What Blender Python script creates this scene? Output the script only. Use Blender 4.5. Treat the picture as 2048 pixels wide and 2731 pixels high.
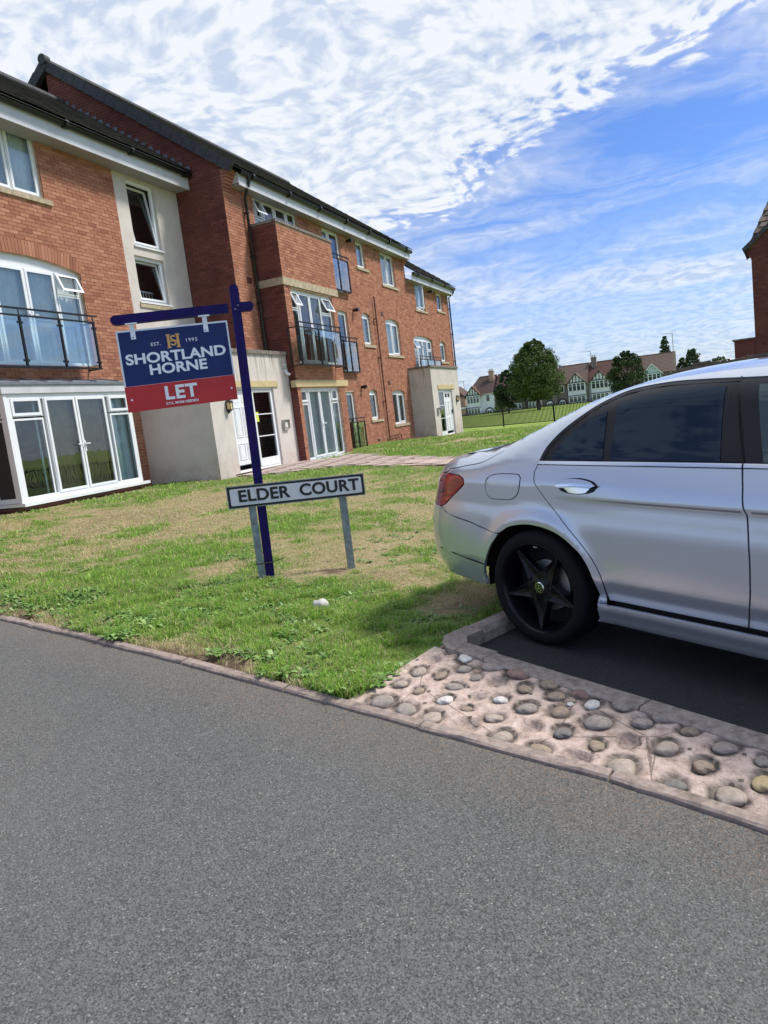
import bpy, bmesh, math, random
import numpy as np
from mathutils import Vector, Matrix
from mathutils.geometry import delaunay_2d_cdt
random.seed(7); RNG = np.random.default_rng(7)
for o in list(bpy.data.objects): bpy.data.objects.remove(o)
SC = bpy.context.scene; COL = SC.collection
PI = math.pi

# ------------------------------------------------------------------ camera
cam_d = bpy.data.cameras.new('camera'); cam = bpy.data.objects.new('camera', cam_d); COL.objects.link(cam)
Rw = Matrix(((0.91873919, -0.05869872, -0.3904776), (0.37648094, -0.16800779, 0.91106283), (-0.1190815, -0.98403651, -0.13225639)))
cx, cy, cz = (Rw @ Vector((1, 0, 0))), (Rw @ Vector((0, -1, 0))), (Rw @ Vector((0, 0, -1)))
m = Matrix((cx, cy, cz)).transposed().to_4x4(); m.translation = Vector((0, 0, 1.5)); cam.matrix_world = m
cam_d.sensor_fit = 'VERTICAL'; cam_d.sensor_height = 36.0; cam_d.lens = 25.22; cam_d.clip_end = 3000; cam_d.clip_start = .05
SC.camera = cam

# ------------------------------------------------------------------ sky, sun, exposure
SUN = Vector((.85, .53, 1.35)).normalized()
SUN_EL = math.asin(SUN.z); SUN_AZ = math.atan2(SUN.x, SUN.y)
SKY_STRENGTH = .10
wd = bpy.data.worlds.new('World'); SC.world = wd; wd.use_nodes = True
nt = wd.node_tree; nt.nodes.clear()
def N(t, typ, **k):
    n = t.nodes.new(typ)
    for a, b in k.items(): setattr(n, a, b)
    return n
class G:
    "tiny node-graph helper"
    def __init__(s, tree): s.t = tree
    def _in(s, n, i, v):
        if v is None: return
        if hasattr(v, 'is_linked') or isinstance(v, bpy.types.NodeSocket): s.t.links.new(v, n.inputs[i])
        else: n.inputs[i].default_value = v
    def math(s, op, a, b=None, c=None, clamp=False):
        n = N(s.t, 'ShaderNodeMath', operation=op, use_clamp=clamp)
        s._in(n, 0, a); s._in(n, 1, b)
        if c is not None: s._in(n, 2, c)
        return n.outputs[0]
    def mix(s, f, a, b, blend='MIX'):
        n = N(s.t, 'ShaderNodeMix', data_type='RGBA', blend_type=blend); n.clamp_factor = True
        s._in(n, 0, f); s._in(n, 6, a); s._in(n, 7, b); return n.outputs[2]
    def noise(s, vec, scale, detail=3, rough=.55, dist=0, out=0):
        n = N(s.t, 'ShaderNodeTexNoise'); s._in(n, 'Vector', vec)
        n.inputs['Scale'].default_value = scale; n.inputs['Detail'].default_value = detail
        n.inputs['Roughness'].default_value = rough; n.inputs['Distortion'].default_value = dist
        return n.outputs[out]
    def voro(s, vec, scale, feature='F1', out='Distance', rnd=1.0):
        n = N(s.t, 'ShaderNodeTexVoronoi', feature=feature); s._in(n, 'Vector', vec); n.inputs['Scale'].default_value = scale
        n.inputs['Randomness'].default_value = rnd
        return n.outputs[out]
    def ramp(s, f, stops, interp='LINEAR'):
        n = N(s.t, 'ShaderNodeValToRGB'); cr = n.color_ramp; cr.interpolation = interp
        while len(cr.elements) < len(stops): cr.elements.new(.5)
        for e, (p, c) in zip(cr.elements, stops):
            e.position = p; e.color = (c[0], c[1], c[2], 1) if not isinstance(c, (int, float)) else (c, c, c, 1)
        s._in(n, 0, f); return n.outputs[0]
    def sep(s, v):
        n = N(s.t, 'ShaderNodeSeparateXYZ'); s._in(n, 0, v); return n.outputs
    def comb(s, x, y, z):
        n = N(s.t, 'ShaderNodeCombineXYZ'); s._in(n, 0, x); s._in(n, 1, y); s._in(n, 2, z); return n.outputs[0]
    def mapr(s, v, a, b, c=0, d=1):
        n = N(s.t, 'ShaderNodeMapRange'); s._in(n, 0, v)
        for i, q in enumerate((a, b, c, d)): n.inputs[i + 1].default_value = q
        return n.outputs[0]
    def scale(s, v, sc):
        n = N(s.t, 'ShaderNodeMapping'); s._in(n, 0, v); n.inputs['Scale'].default_value = sc; return n.outputs[0]
g = G(nt)
sky = N(nt, 'ShaderNodeTexSky', sky_type='NISHITA'); sky.sun_disc = False
sky.sun_elevation = SUN_EL; sky.sun_rotation = SUN_AZ; sky.air_density = 1.0; sky.dust_density = .6; sky.ozone_density = 2.5; sky.altitude = 50
tc = N(nt, 'ShaderNodeTexCoord').outputs['Generated']
sx, sy, sz = g.sep(tc)
zz = g.math('MAXIMUM', sz, .02)
px = g.math('DIVIDE', sx, zz); py = g.math('DIVIDE', sy, zz)
P = g.comb(px, py, 0.0)
zq = g.math('ADD', g.math('MAXIMUM', sz, 0.0), .22)
Q = g.comb(g.math('DIVIDE', sx, zq), g.math('DIVIDE', sy, zq), g.math('MULTIPLY', sz, 1.2))
warp = N(nt, 'ShaderNodeVectorMath', operation='MULTIPLY_ADD')
wn = g.noise(Q, 2.2, 3, .55, 0, 1)
nt.links.new(wn, warp.inputs[0]); warp.inputs[1].default_value = (.30, .30, 0); nt.links.new(Q, warp.inputs[2])
Qw = warp.outputs[0]
# altocumulus bank: everything nearer than a slanting edge; small billows with grey-blue gaps
edge = g.math('ADD', py, g.math('MULTIPLY', px, .88))        # edge near 2.6
n_edge = g.noise(Q, 3.0, 5, .62)
bank = g.math('SUBTRACT', 2.55, edge)
bank = g.math('ADD', bank, g.math('MULTIPLY', g.math('SUBTRACT', n_edge, .5), 1.7))
bank = g.mapr(bank, -.45, .75)
bank = g.math('MULTIPLY', bank, g.mapr(g.math('ADD', sy, g.math('MULTIPLY', g.math('SUBTRACT', n_edge, .5), .8)), -.30, .25, .12, 1))
cells = g.noise(Qw, 24.0, 3, .50)
cells2 = g.noise(Qw, 8.5, 4, .55)
bill = g.math('ADD', g.math('MULTIPLY', cells, .66), g.math('MULTIPLY', cells2, .34))
cov = g.math('ADD', bill, g.math('MULTIPLY', bank, .33))
alto = g.mapr(cov, .50, .66)
alto = g.math('MULTIPLY', alto, g.mapr(bank, .0, .22), clamp=True)
# thin streaky cirrus over the rest
rot = N(nt, 'ShaderNodeMapping'); nt.links.new(Qw, rot.inputs[0])
rot.inputs['Rotation'].default_value = (0, 0, math.radians(-14)); rot.inputs['Scale'].default_value = (.85, 2.6, 1)
cir = g.noise(rot.outputs[0], 1.7, 6, .55, .4)
cir2 = g.noise(Q, 1.0, 3, .5)
cirr = g.mapr(g.math('ADD', g.math('MULTIPLY', cir, .70), g.math('MULTIPLY', cir2, .40)), .44, .68, 0, .82)
cover = g.math('MAXIMUM', alto, cirr)
# horizon veil
veil = g.mapr(sz, .0, .24, .72, 0)
cover = g.math('MAXIMUM', cover, veil, clamp=True)
shade = g.mapr(g.math('ADD', g.math('MULTIPLY', cells, .7), g.math('MULTIPLY', cells2, .3)), .40, .56)
cloud_col = g.mix(shade, (5.9, 6.9, 8.7, 1), (9.0, 9.4, 10.0, 1))
blue = g.mix(1.0, sky.outputs[0], (.80, 1.08, 1.66, 1), 'MULTIPLY')
col = g.mix(cover, blue, cloud_col)
bgd = N(nt, 'ShaderNodeBackground'); nt.links.new(col, bgd.inputs[0]); bgd.inputs[1].default_value = SKY_STRENGTH
wo = N(nt, 'ShaderNodeOutputWorld'); nt.links.new(bgd.outputs[0], wo.inputs[0])
sd = bpy.data.lights.new('sun', 'SUN'); sd.energy = 4.3; sd.angle = math.radians(10); sd.color = (1, .95, .87)
so = bpy.data.objects.new('sun', sd); COL.objects.link(so); so.rotation_euler = SUN.to_track_quat('Z', 'Y').to_euler(); so.location = (20, 20, 30)
SC.view_settings.view_transform = 'Standard'; SC.view_settings.look = 'None'; SC.view_settings.exposure = 0.0; SC.view_settings.gamma = 1
SC.view_settings.use_curve_mapping = False
SC.cycles.max_bounces = 6; SC.cycles.transparent_max_bounces = 12

# ------------------------------------------------------------------ helpers
def mat(name, base=(.5, .5, .5), rough=.6, metal=0., spec=.5, build=None, **k):
    m = bpy.data.materials.new(name); m.use_nodes = True; t = m.node_tree; b = t.nodes['Principled BSDF']
    b.inputs['Base Color'].default_value = (*base, 1); b.inputs['Roughness'].default_value = rough
    b.inputs['Metallic'].default_value = metal; b.inputs['Specular IOR Level'].default_value = spec
    for a, v in k.items(): b.inputs[a.replace('_', ' ')].default_value = v
    if build: build(G(t), b, t)
    return m
def lk(t, a, b): t.links.new(a, b)
def bump(g, b, h, strength=.3, dist=.01):
    n = N(g.t, 'ShaderNodeBump'); n.inputs['Strength'].default_value = strength; n.inputs['Distance'].default_value = dist
    g.t.links.new(h, n.inputs['Height']); g.t.links.new(n.outputs[0], b.inputs['Normal'])
def pos(g): return N(g.t, 'ShaderNodeNewGeometry').outputs['Position']
def objc(g): return N(g.t, 'ShaderNodeTexCoord').outputs['Object']
def rnd_piece(g):
    a = N(g.t, 'ShaderNodeObjectInfo').outputs['Random']; b = N(g.t, 'ShaderNodeNewGeometry').outputs['Random Per Island']
    return g.math('FRACT', g.math('ADD', a, b))
def noisy(base, amt=.12, scale=6, bmp=0, bs=60, det=4):
    def f(g, b, t):
        n = g.noise(pos(g), scale, det, .6)
        lo = [c * (1 - amt) for c in base]; hi = [min(1, c * (1 + amt)) for c in base]
        lk(t, g.ramp(n, [(.3, lo), (.7, hi)]), b.inputs['Base Color'])
        if bmp: bump(g, b, g.noise(pos(g), bs, 3, .6), bmp, .004)
    return f

def setmat(ob, m):
    if m is not None: ob.data.materials.append(m)
WI = {}
def parent_to(ob, par):
    if par is None: return
    ob.parent = par
    ob.matrix_parent_inverse = WI.get(par.name, Matrix.Identity(4)).inverted()
def obj(name, verts, faces, m=None, parent=None, smooth=False, local=False, kind=None):
    me = bpy.data.meshes.new(name); me.from_pydata([tuple(v) for v in verts], [], [tuple(f) for f in faces]); me.update()
    if smooth: me.shade_smooth()
    ob = bpy.data.objects.new(name, me); COL.objects.link(ob); setmat(ob, m)
    if parent is not None:
        if local: ob.parent = parent
        else: parent_to(ob, parent)
    if kind: ob['kind'] = kind
    return ob
def npobj(name, V, F, m=None, parent=None, kind=None, smooth=False):
    "fast mesh from numpy arrays; F is (n,k)"
    me = bpy.data.meshes.new(name); V = np.asarray(V, dtype=np.float32); F = np.asarray(F, dtype=np.int32); k = F.shape[1]
    me.vertices.add(len(V)); me.vertices.foreach_set('co', V.ravel()); me.loops.add(F.size); me.loops.foreach_set('vertex_index', F.ravel())
    me.polygons.add(len(F)); me.polygons.foreach_set('loop_start', np.arange(0, F.size, k, dtype=np.int32)); me.polygons.foreach_set('loop_total', np.full(len(F), k, dtype=np.int32))
    me.update(calc_edges=True)
    if smooth: me.shade_smooth()
    else: me.shade_flat()
    ob = bpy.data.objects.new(name, me); COL.objects.link(ob); setmat(ob, m); parent_to(ob, parent)
    if kind: ob['kind'] = kind
    return ob
def empty(name, loc=(0, 0, 0), M=None):
    o = bpy.data.objects.new(name, None); COL.objects.link(o); o.empty_display_size = .3
    w = M if M is not None else Matrix.Translation(loc)
    o.matrix_world = w; WI[o.name] = w.copy(); return o
def tag(o, label=None, cat=None, group=None, kind=None):
    if label: o['label'] = label
    if cat: o['category'] = cat
    if group: o['group'] = group
    if kind: o['kind'] = kind
    return o

class MB:
    "collects shapes into one mesh"
    def __init__(s): s.v = []; s.f = []
    def add(s, vs, fs):
        n = len(s.v); s.v += [tuple(v) for v in vs]; s.f += [tuple(i + n for i in f) for f in fs]; return s
    def box(s, a, b, T=None):
        x0, y0, z0 = a; x1, y1, z1 = b
        vs = [(x, y, z) for x in (x0, x1) for y in (y0, y1) for z in (z0, z1)]
        if T: vs = [T(*v) for v in vs]
        return s.add(vs, [(0, 1, 3, 2), (4, 6, 7, 5), (0, 4, 5, 1), (2, 3, 7, 6), (0, 2, 6, 4), (1, 5, 7, 3)])
    def poly_prism(s, pts, T, d0, d1):
        "pts list of (a,b); T(a,b,d)->xyz"
        n = len(pts); vs = [T(a, b, d0) for a, b in pts] + [T(a, b, d1) for a, b in pts]
        fs = [tuple(range(n - 1, -1, -1)), tuple(range(n, 2 * n))] + [(i, (i + 1) % n, n + (i + 1) % n, n + i) for i in range(n)]
        return s.add(vs, fs)
    def tube(s, pts, r, k=8, cap=True, r2=None):
        pts = [Vector(p) for p in pts]; n = len(pts); base = len(s.v); prev = None
        rs = [r + ((r2 if r2 is not None else r) - r) * i / max(1, n - 1) for i in range(n)] if not isinstance(r, (list, tuple)) else r
        for i, p in enumerate(pts):
            d = (pts[min(i + 1, n - 1)] - pts[max(i - 1, 0)]).normalized()
            a = Vector((0, 0, 1)) if abs(d.z) < .9 else Vector((1, 0, 0))
            u = d.cross(a).normalized() if prev is None else (prev - d * prev.dot(d)).normalized()
            prev = u; w = d.cross(u)
            for j in range(k):
                t = 2 * PI * j / k; s.v.append(tuple(p + (u * math.cos(t) + w * math.sin(t)) * rs[i]))
        for i in range(n - 1):
            for j in range(k):
                a = base + i * k + j; b = base + i * k + (j + 1) % k; s.f.append((a, b, b + k, a + k))
        if cap: s.f.append(tuple(base + j for j in range(k - 1, -1, -1))); s.f.append(tuple(base + (n - 1) * k + j for j in range(k)))
        return s
    def lathe(s, prof, T, k=24, closed=False):
        "prof list of (r,h); T(x,y,h)->xyz"
        base = len(s.v); n = len(prof)
        for r, h in prof:
            for j in range(k):
                t = 2 * PI * j / k; s.v.append(tuple(T(r * math.cos(t), r * math.sin(t), h)))
        for i in range(n - (0 if closed else 1)):
            i2 = (i + 1) % n
            for j in range(k):
                s.f.append((base + i * k + j, base + i * k + (j + 1) % k, base + i2 * k + (j + 1) % k, base + i2 * k + j))
        return s
    def done(s, name, m, parent=None, smooth=False, kind=None, label=None):
        o = obj(name, s.v, s.f, m, parent, smooth, kind=kind)
        if label: o['label'] = label
        return o
def autosmooth(o, ang=35):
    me = o.data; bm = bmesh.new(); bm.from_mesh(me); bmesh.ops.recalc_face_normals(bm, faces=bm.faces)
    for f in bm.faces: f.smooth = True
    for e in bm.edges:
        if len(e.link_faces) == 2 and e.calc_face_angle(0) > math.radians(ang): e.smooth = False
    bm.to_mesh(me); bm.free(); return o
def fixn(o):
    bm = bmesh.new(); bm.from_mesh(o.data); bmesh.ops.recalc_face_normals(bm, faces=bm.faces); bm.to_mesh(o.data); bm.free(); return o

def vnoise(x, y, scale, seed=0, octv=3):
    "value noise 0..1, vectorised"
    x = np.asarray(x, float); y = np.asarray(y, float); out = 0; amp = 1; tot = 0
    for o in range(octv):
        X = x * scale * 2 ** o + 37.1 * o + seed * 11.3; Y = y * scale * 2 ** o + 91.7 * o + seed * 5.9
        xi = np.floor(X); yi = np.floor(Y); fx = X - xi; fy = Y - yi; fx = fx * fx * (3 - 2 * fx); fy = fy * fy * (3 - 2 * fy)
        h = lambda a, b: np.modf(np.abs(np.sin(a * 127.1 + b * 311.7 + seed * 17.3) * 43758.5453))[0]
        v = (h(xi, yi) * (1 - fx) + h(xi + 1, yi) * fx) * (1 - fy) + (h(xi, yi + 1) * (1 - fx) + h(xi + 1, yi + 1) * fx) * fy
        out = out + v * amp; tot += amp; amp *= .5
    return out / tot

# ------------------------------------------------------------------ terrain height
def hz(x, y):
    x = np.asarray(x, float); y = np.asarray(y, float)
    a = .05 * np.clip(-x, -1.5, 10.5)
    z = a * np.interp(y, [0, 25, 28, 32, 43], [1, 1, .74, .55, 0])
    z = z - .05 * np.clip((y - 32) / 11, 0, 1) - .3 * np.clip((y - 43) / 87, 0, 1)
    return z
HZ = lambda x, y: float(hz(x, y))
KX = [-60, -30, -12, -5.10, -3.12, -2.49, -1.675, -.97, -.285, .178, 2.2, 6, 30]
KY = [20.5, 11.2, 5.72, 3.93, 3.465, 3.27, 3.05, 2.84, 2.655, 2.46, 1.72, .4, -8.0]
def kerb_y(x): return np.interp(x, KX, KY)
CARO = Vector((-.844, 4.009, .081)); TH = math.radians(30)
CF = Vector((math.cos(TH), -math.sin(TH), -.045)).normalized(); CN = Vector((math.sin(TH), math.cos(TH), 0)); CU = CF.cross(CN)
if CU.z < 0: CU = -CU
def pz(x, y): return .081 - .045 * ((x - CARO.x) * math.cos(TH) - (y - CARO.y) * math.sin(TH))
# parking bay corners: A near-left inner, along D to the right, along E away
PA = Vector((-1.26, 3.80)); PD = Vector((math.cos(math.radians(28.5)), -math.sin(math.radians(28.5)))); PE = Vector((.42, .907))
def park_uv(x, y):
    det = PD.x * PE.y - PD.y * PE.x; dx = x - PA.x; dy = y - PA.y
    return (dx * PE.y - dy * PE.x) / det, (PD.x * dy - PD.y * dx) / det

# ------------------------------------------------------------------ materials
def b_asphalt(lo, hi, speck=.16, tint=(1, 1, 1), kerb=False):
    def f(g, b, t):
        p = pos(g); big = g.noise(p, .9, 4, .6); med = g.noise(p, 30, 3, .6)
        agg = g.voro(p, 200, out='Color'); ax = g.sep(agg)
        c = g.ramp(g.math('ADD', g.math('MULTIPLY', ax[0], .75), g.math('MULTIPLY', med, .25)), [(.1, [lo * q for q in tint]), (.85, [hi * q for q in tint])])
        c = g.mix(g.mapr(big, .3, .75, 0, .28), c, (hi * 1.0, hi, hi * .97, 1))
        white = g.math('GREATER_THAN', ax[1], .985)
        c = g.mix(g.math('MULTIPLY', white, .6), c, (min(.36, hi * 2.4), min(.35, hi * 2.3), min(.33, hi * 2.2), 1))
        dust = g.mapr(g.noise(p, .35, 5, .65, .4), .56, .72, 0, .35)
        c = g.mix(g.math('MULTIPLY', dust, .45), c, (.15, .135, .12, 1))
        if kerb:      # gritty brown dust that gathers along the edging
            X_, Y_, _z = g.sep(p); dk = g.math('SUBTRACT', g.math('ADD', Y_, g.math('MULTIPLY', X_, .279)), 2.55)
            k_ = g.math('MULTIPLY', g.mapr(g.math('ADD', dk, g.math('MULTIPLY', g.noise(p, 3.5, 4, .7), .5)), -.22, .25, 0, 1), g.mapr(g.noise(p, 70, 3, .7), .44, .66, 0, .7))
            c = g.mix(k_, c, (.22, .155, .11, 1))
        lk(t, c, b.inputs['Base Color'])
        h = g.math('ADD', g.voro(p, 130), g.math('MULTIPLY', g.noise(p, 60, 2), .5)); bump(g, b, h, .55, .006)
    return f
M_ASPH = mat('asphalt', rough=.85, build=b_asphalt(.030, .145, tint=(.985, 1.01, .985), kerb=True))
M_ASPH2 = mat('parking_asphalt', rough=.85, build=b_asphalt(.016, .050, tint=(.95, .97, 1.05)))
def b_lawn(g, b, t):
    p = pos(g); a = N(t, 'ShaderNodeAttribute'); a.attribute_name = 'green'; gr = g.sep(a.outputs['Vector'])[0]
    fine = g.noise(p, 45, 4, .7); n2 = g.noise(p, 7, 4, .65)
    dry = g.ramp(fine, [(.28, (.13, .09, .05)), (.5, (.36, .28, .165)), (.75, (.55, .45, .28))])
    grn = g.ramp(fine, [(.3, (.05, .09, .016)), (.7, (.20, .27, .06))])
    dry = g.mix(g.mapr(g.math('ADD', gr, g.math('MULTIPLY', g.math('SUBTRACT', n2, .5), .35)), .17, .33, 1, 0), dry, g.ramp(fine, [(.3, (.06, .040, .025)), (.7, (.21, .145, .095))])); k = g.mapr(g.math('ADD', gr, g.math('MULTIPLY', g.math('SUBTRACT', n2, .5), .5)), .40, .62)
    lk(t, g.mix(k, dry, grn), b.inputs['Base Color']); bump(g, b, g.noise(p, 60, 4, .7), .8, .02)
M_LAWN = mat('lawn_soil', rough=.95, spec=.2, build=b_lawn)
def b_field(g, b, t):
    p = pos(g); n = g.noise(p, .35, 5, .7); f = g.noise(g.scale(p, (1, 3, 1)), 2.2, 4, .7)
    c = g.ramp(g.math('ADD', g.math('MULTIPLY', n, .5), g.math('MULTIPLY', f, .5)), [(.35, (.14, .22, .035)), (.65, (.32, .42, .09))])
    lk(t, c, b.inputs['Base Color']); bump(g, b, g.noise(p, 3, 4, .7), .6, .2)
M_FIELD = mat('field_grass', rough=.95, spec=.2, build=b_field)
def b_kerb(base):
    def f(g, b, t):
        p = pos(g); n = g.noise(p, 28, 5, .7); v = g.noise(p, 6, 4, .65, .3)
        c = g.ramp(n, [(.3, [q * .5 for q in base]), (.55, base), (.8, [min(1, q * 1.35) for q in base])])
        r = rnd_piece(g); c = g.mix(g.math('MULTIPLY', r, .30), c, (base[0] * .6, base[1] * .58, base[2] * .55, 1))
        c = g.mix(g.mapr(v, .55, .7, 0, .6), c, (.07, .06, .045, 1)); lk(t, c, b.inputs['Base Color']); bump(g, b, g.noise(p, 90, 4, .7), .6, .005)
    return f
M_EDGE = mat('edging_concrete', rough=.9, build=b_kerb((.36, .285, .25)))
M_KERB = mat('kerb_concrete', rough=.9, build=b_kerb((.40, .33, .285)))
def b_cement(g, b, t):
    p = pos(g); n = g.noise(p, 22, 5, .7); c = g.ramp(n, [(.28, (.26, .185, .15)), (.5, (.53, .41, .35)), (.75, (.66, .53, .46))])
    d = g.voro(p, 13, out='Distance'); d2 = g.noise(p, 60, 3)
    spot = g.math('MULTIPLY', g.math('LESS_THAN', g.math('ADD', d, g.math('MULTIPLY', d2, .10)), .20), .85); c = g.mix(spot, c, (.06, .05, .045, 1))
    w = g.noise(p, 3.2, 4, .6, .6); c = g.mix(g.mapr(w, .52, .7, 0, .5), c, (.24, .18, .15, 1))
    cr = g.voro(g.scale(p, (1, 1, 1)), 1.6, 'DISTANCE_TO_EDGE'); c = g.mix(g.math('MULTIPLY', g.math('LESS_THAN', g.math('ADD', cr, g.math('MULTIPLY', d2, .01)), .009), .6), c, (.08, .06, .05, 1))
    a = N(t, 'ShaderNodeAttribute'); a.attribute_name = 'dark_ring'; c = g.mix(g.mapr(g.noise(p, 34, 4, .75), .60, .70, 0, .7), c, (.12, .09, .075, 1)); c = g.mix(g.math('MULTIPLY', g.sep(a.outputs['Vector'])[0], .92, clamp=True), c, (.05, .042, .035, 1))
    lk(t, c, b.inputs['Base Color']); bump(g, b, g.math('ADD', n, g.math('MULTIPLY', g.noise(p, 120, 3), .4)), .8, .01)
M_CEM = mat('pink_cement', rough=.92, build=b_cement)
def b_stone(base, w=.5):
    def f(g, b, t):
        p = objc(g); r = N(t, 'ShaderNodeObjectInfo').outputs['Random']; pp = N(t, 'ShaderNodeVectorMath', operation='ADD'); lk(t, p, pp.inputs[0]); lk(t, g.comb(r, g.math('MULTIPLY', r, 7.), r), pp.inputs[1])
        n = g.noise(pp.outputs[0], 2.2, 5, .65); f2 = g.noise(pp.outputs[0], 14, 4, .75)
        c = g.ramp(n, [(.3, [q * .62 for q in base]), (.6, base), (.8, [min(1, q * 1.3) for q in base])])
        c = g.mix(g.mapr(f2, .57, .68, 0, .8 * w), c, (.05, .045, .04, 1)); lk(t, c, b.inputs['Base Color']); bump(g, b, f2, .4, .01)
    return f
M_ST = {'grey': mat('stone_grey', rough=.92, build=b_stone((.36, .315, .28), .9)), 'brown': mat('stone_brown', rough=.8, build=b_stone((.36, .28, .21), .9)),
        'dark': mat('stone_dark', rough=.9, build=b_stone((.21, .195, .185), .6)), 'white': mat('stone_white', rough=.9, build=b_stone((.72, .69, .66), .6)),
        'red': mat('stone_red', rough=.92, build=b_stone((.30, .20, .17), .5)), 'yellow': mat('stone_yellow', rough=.92, build=b_stone((.55, .44, .25), .3)),
        'tan': mat('stone_tan', rough=.8, build=b_stone((.45, .37, .31), .9))}
def b_brick(cols, soot=0):
    def f(g, b, t):
        r = rnd_piece(g); p = pos(g); c = g.ramp(r, [(i / (len(cols) - 1), q) for i, q in enumerate(cols)])
        c = g.mix(g.mapr(g.noise(p, 1.1, 4, .6), .35, .7, 0, .30), c, (.34, .145, .093, 1))
        c = g.mix(g.mapr(g.noise(p, 40, 3, .7), .5, .75, 0, .3), c, (.16, .07, .045, 1))
        lk(t, c, b.inputs['Base Color']); bump(g, b, g.noise(p, 120, 3, .7), .4, .003)
    return f
BR = [(.27, .105, .068), (.42, .190, .120), (.34, .140, .088), (.49, .24, .155), (.38, .162, .10)]
M_BRICK = mat('red_brick', rough=.9, spec=.25, build=b_brick(BR))
M_BRICKR = mat('dark_shaded_red_brick', rough=.9, spec=.25, build=b_brick([(.095, .028, .027), (.15, .044, .040), (.12, .036, .033), (.19, .064, .056)]))  # side-wall brick with its shade put into the colour; plinths share it
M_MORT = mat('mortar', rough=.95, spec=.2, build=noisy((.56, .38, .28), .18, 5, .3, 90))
M_MORT2 = mat('mortar_dark_shaded', rough=.95, spec=.2, build=noisy((.24, .13, .11), .18, 5, .3, 90))  # mortar of the shaded walls, shade painted into its colour
def b_render(g, b, t):
    p = pos(g); x, y, z = g.sep(p)
    c = g.ramp(g.noise(p, 2.5, 4, .6), [(.3, (.55, .505, .465)), (.7, (.65, .60, .555))])
    st = g.noise(g.scale(p, (5, 5, .35)), 2.0, 5, .7); top = g.mapr(z, 2.2, 3.3, 0, 1); top2 = g.mapr(z, 3.6, 3.45, 0, 1)
    k = g.math('MULTIPLY', g.mapr(st, .50, .66, 0, .8), g.math('MULTIPLY', top, top2)); c = g.mix(k, c, (.16, .14, .12, 1))
    low = g.math('MULTIPLY', g.mapr(z, 1.15, .5, 0, 1), g.mapr(g.noise(p, 4, 4, .7), .35, .7, 0, .75)); c = g.mix(low, c, (.34, .22, .16, 1))
    lk(t, c, b.inputs['Base Color']); bump(g, b, g.noise(p, 90, 3, .7), .35, .004)
M_REND = mat('cream_render', rough=.92, spec=.2, build=b_render)
M_LINT = mat('cast_stone_lintel', rough=.85, build=noisy((.55, .44, .24), .1, 8, .2))
M_SILL = mat('stone_sill', rough=.85, build=noisy((.42, .35, .24), .3, 9, .3))
M_COPE = mat('coping_concrete', rough=.9, build=noisy((.19, .165, .145), .45, 9, .4))
M_UPVC = mat('white_upvc', (.80, .82, .85), .28, build=noisy((.80, .82, .85), .04, 3))
M_FASC = mat('fascia_white', rough=.45, build=noisy((.56, .57, .61), .12, 2))
M_SOFF = mat('soffit_board', (.34, .34, .35), .6)
M_BLK = mat('black_plastic', (.012, .012, .014), .35)
M_RAILM = mat('black_railing', (.012, .013, .015), .4, metal=.2)
M_PIPE = mat('brown_pipe', (.10, .035, .025), .45)
M_LEAD = mat('lead_flashing', rough=.6, metal=.1, build=noisy((.16, .18, .21), .25, 6, .2, 30))
M_VERGE = mat('verge_tile', rough=.75, build=noisy((.05, .052, .058), .3, 8, .3))
def b_tile(c0, c1, c2):
    def f(g, b, t):
        r = rnd_piece(g); p = pos(g); c = g.ramp(r, [(0, c0), (.5, c1), (1, c2)])
        c = g.mix(g.mapr(g.noise(p, 7, 4, .7), .55, .72, 0, .5), c, (.15, .14, .10, 1)); lk(t, c, b.inputs['Base Color']); bump(g, b, g.noise(p, 60, 3, .7), .4, .005)
    return f
M_TILE = mat('dark_roof_tile', rough=.85, build=b_tile((.035, .032, .030), (.060, .053, .048), (.09, .075, .062)))
M_TILER = mat('red_roof_tile', rough=.9, build=b_tile((.065, .030, .026), (.11, .05, .038), (.08, .05, .045)))
M_TILEP = mat('weathered_roof_tile', rough=.9, build=b_tile((.085, .06, .05), (.13, .085, .068), (.16, .13, .11)))
M_ROOM = mat('dark_room', (.035, .032, .03), .9)
M_CURT = mat('curtain', rough=.9, build=noisy((.78, .80, .80), .1, 4))
M_CURTT = mat('teal_curtain', rough=.9, build=noisy((.55, .68, .70), .15, 4))
M_CURTD = mat('dark_curtain', rough=.95, build=noisy((.10, .10, .11), .2, 6))
M_BLIND = mat('brown_blind', rough=.8, build=noisy((.26, .20, .12), .2, 3))
def glassmat(name, tint=(.85, .93, .95), refl=.22, rough=.015):
    m = bpy.data.materials.new(name); m.use_nodes = True; t = m.node_tree; t.nodes.clear(); g = G(t)
    tr = N(t, 'ShaderNodeBsdfTransparent'); tr.inputs[0].default_value = (*tint, 1)
    gl = N(t, 'ShaderNodeBsdfGlossy'); gl.inputs['Roughness'].default_value = rough; gl.inputs[0].default_value = (.95, .98, 1, 1)
    bn = N(t, 'ShaderNodeBump'); bn.inputs['Strength'].default_value = .03; bn.inputs['Distance'].default_value = .05
    lk(t, g.noise(pos(g), 1.6, 2, .5), bn.inputs['Height']); lk(t, bn.outputs[0], gl.inputs['Normal'])
    fr = N(t, 'ShaderNodeFresnel'); fr.inputs[0].default_value = 1.5
    f = g.math('ADD', g.math('MULTIPLY', fr.outputs[0], 1.3), refl, clamp=True)
    mx = N(t, 'ShaderNodeMixShader'); lk(t, f, mx.inputs[0]); lk(t, tr.outputs[0], mx.inputs[1]); lk(t, gl.outputs[0], mx.inputs[2])
    out = N(t, 'ShaderNodeOutputMaterial'); lk(t, mx.outputs[0], out.inputs[0]); return m
M_GLASS = glassmat('window_glass', refl=.06)
M_GLASSB = glassmat('balcony_glass', (.62, .84, .84), .20)
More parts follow.
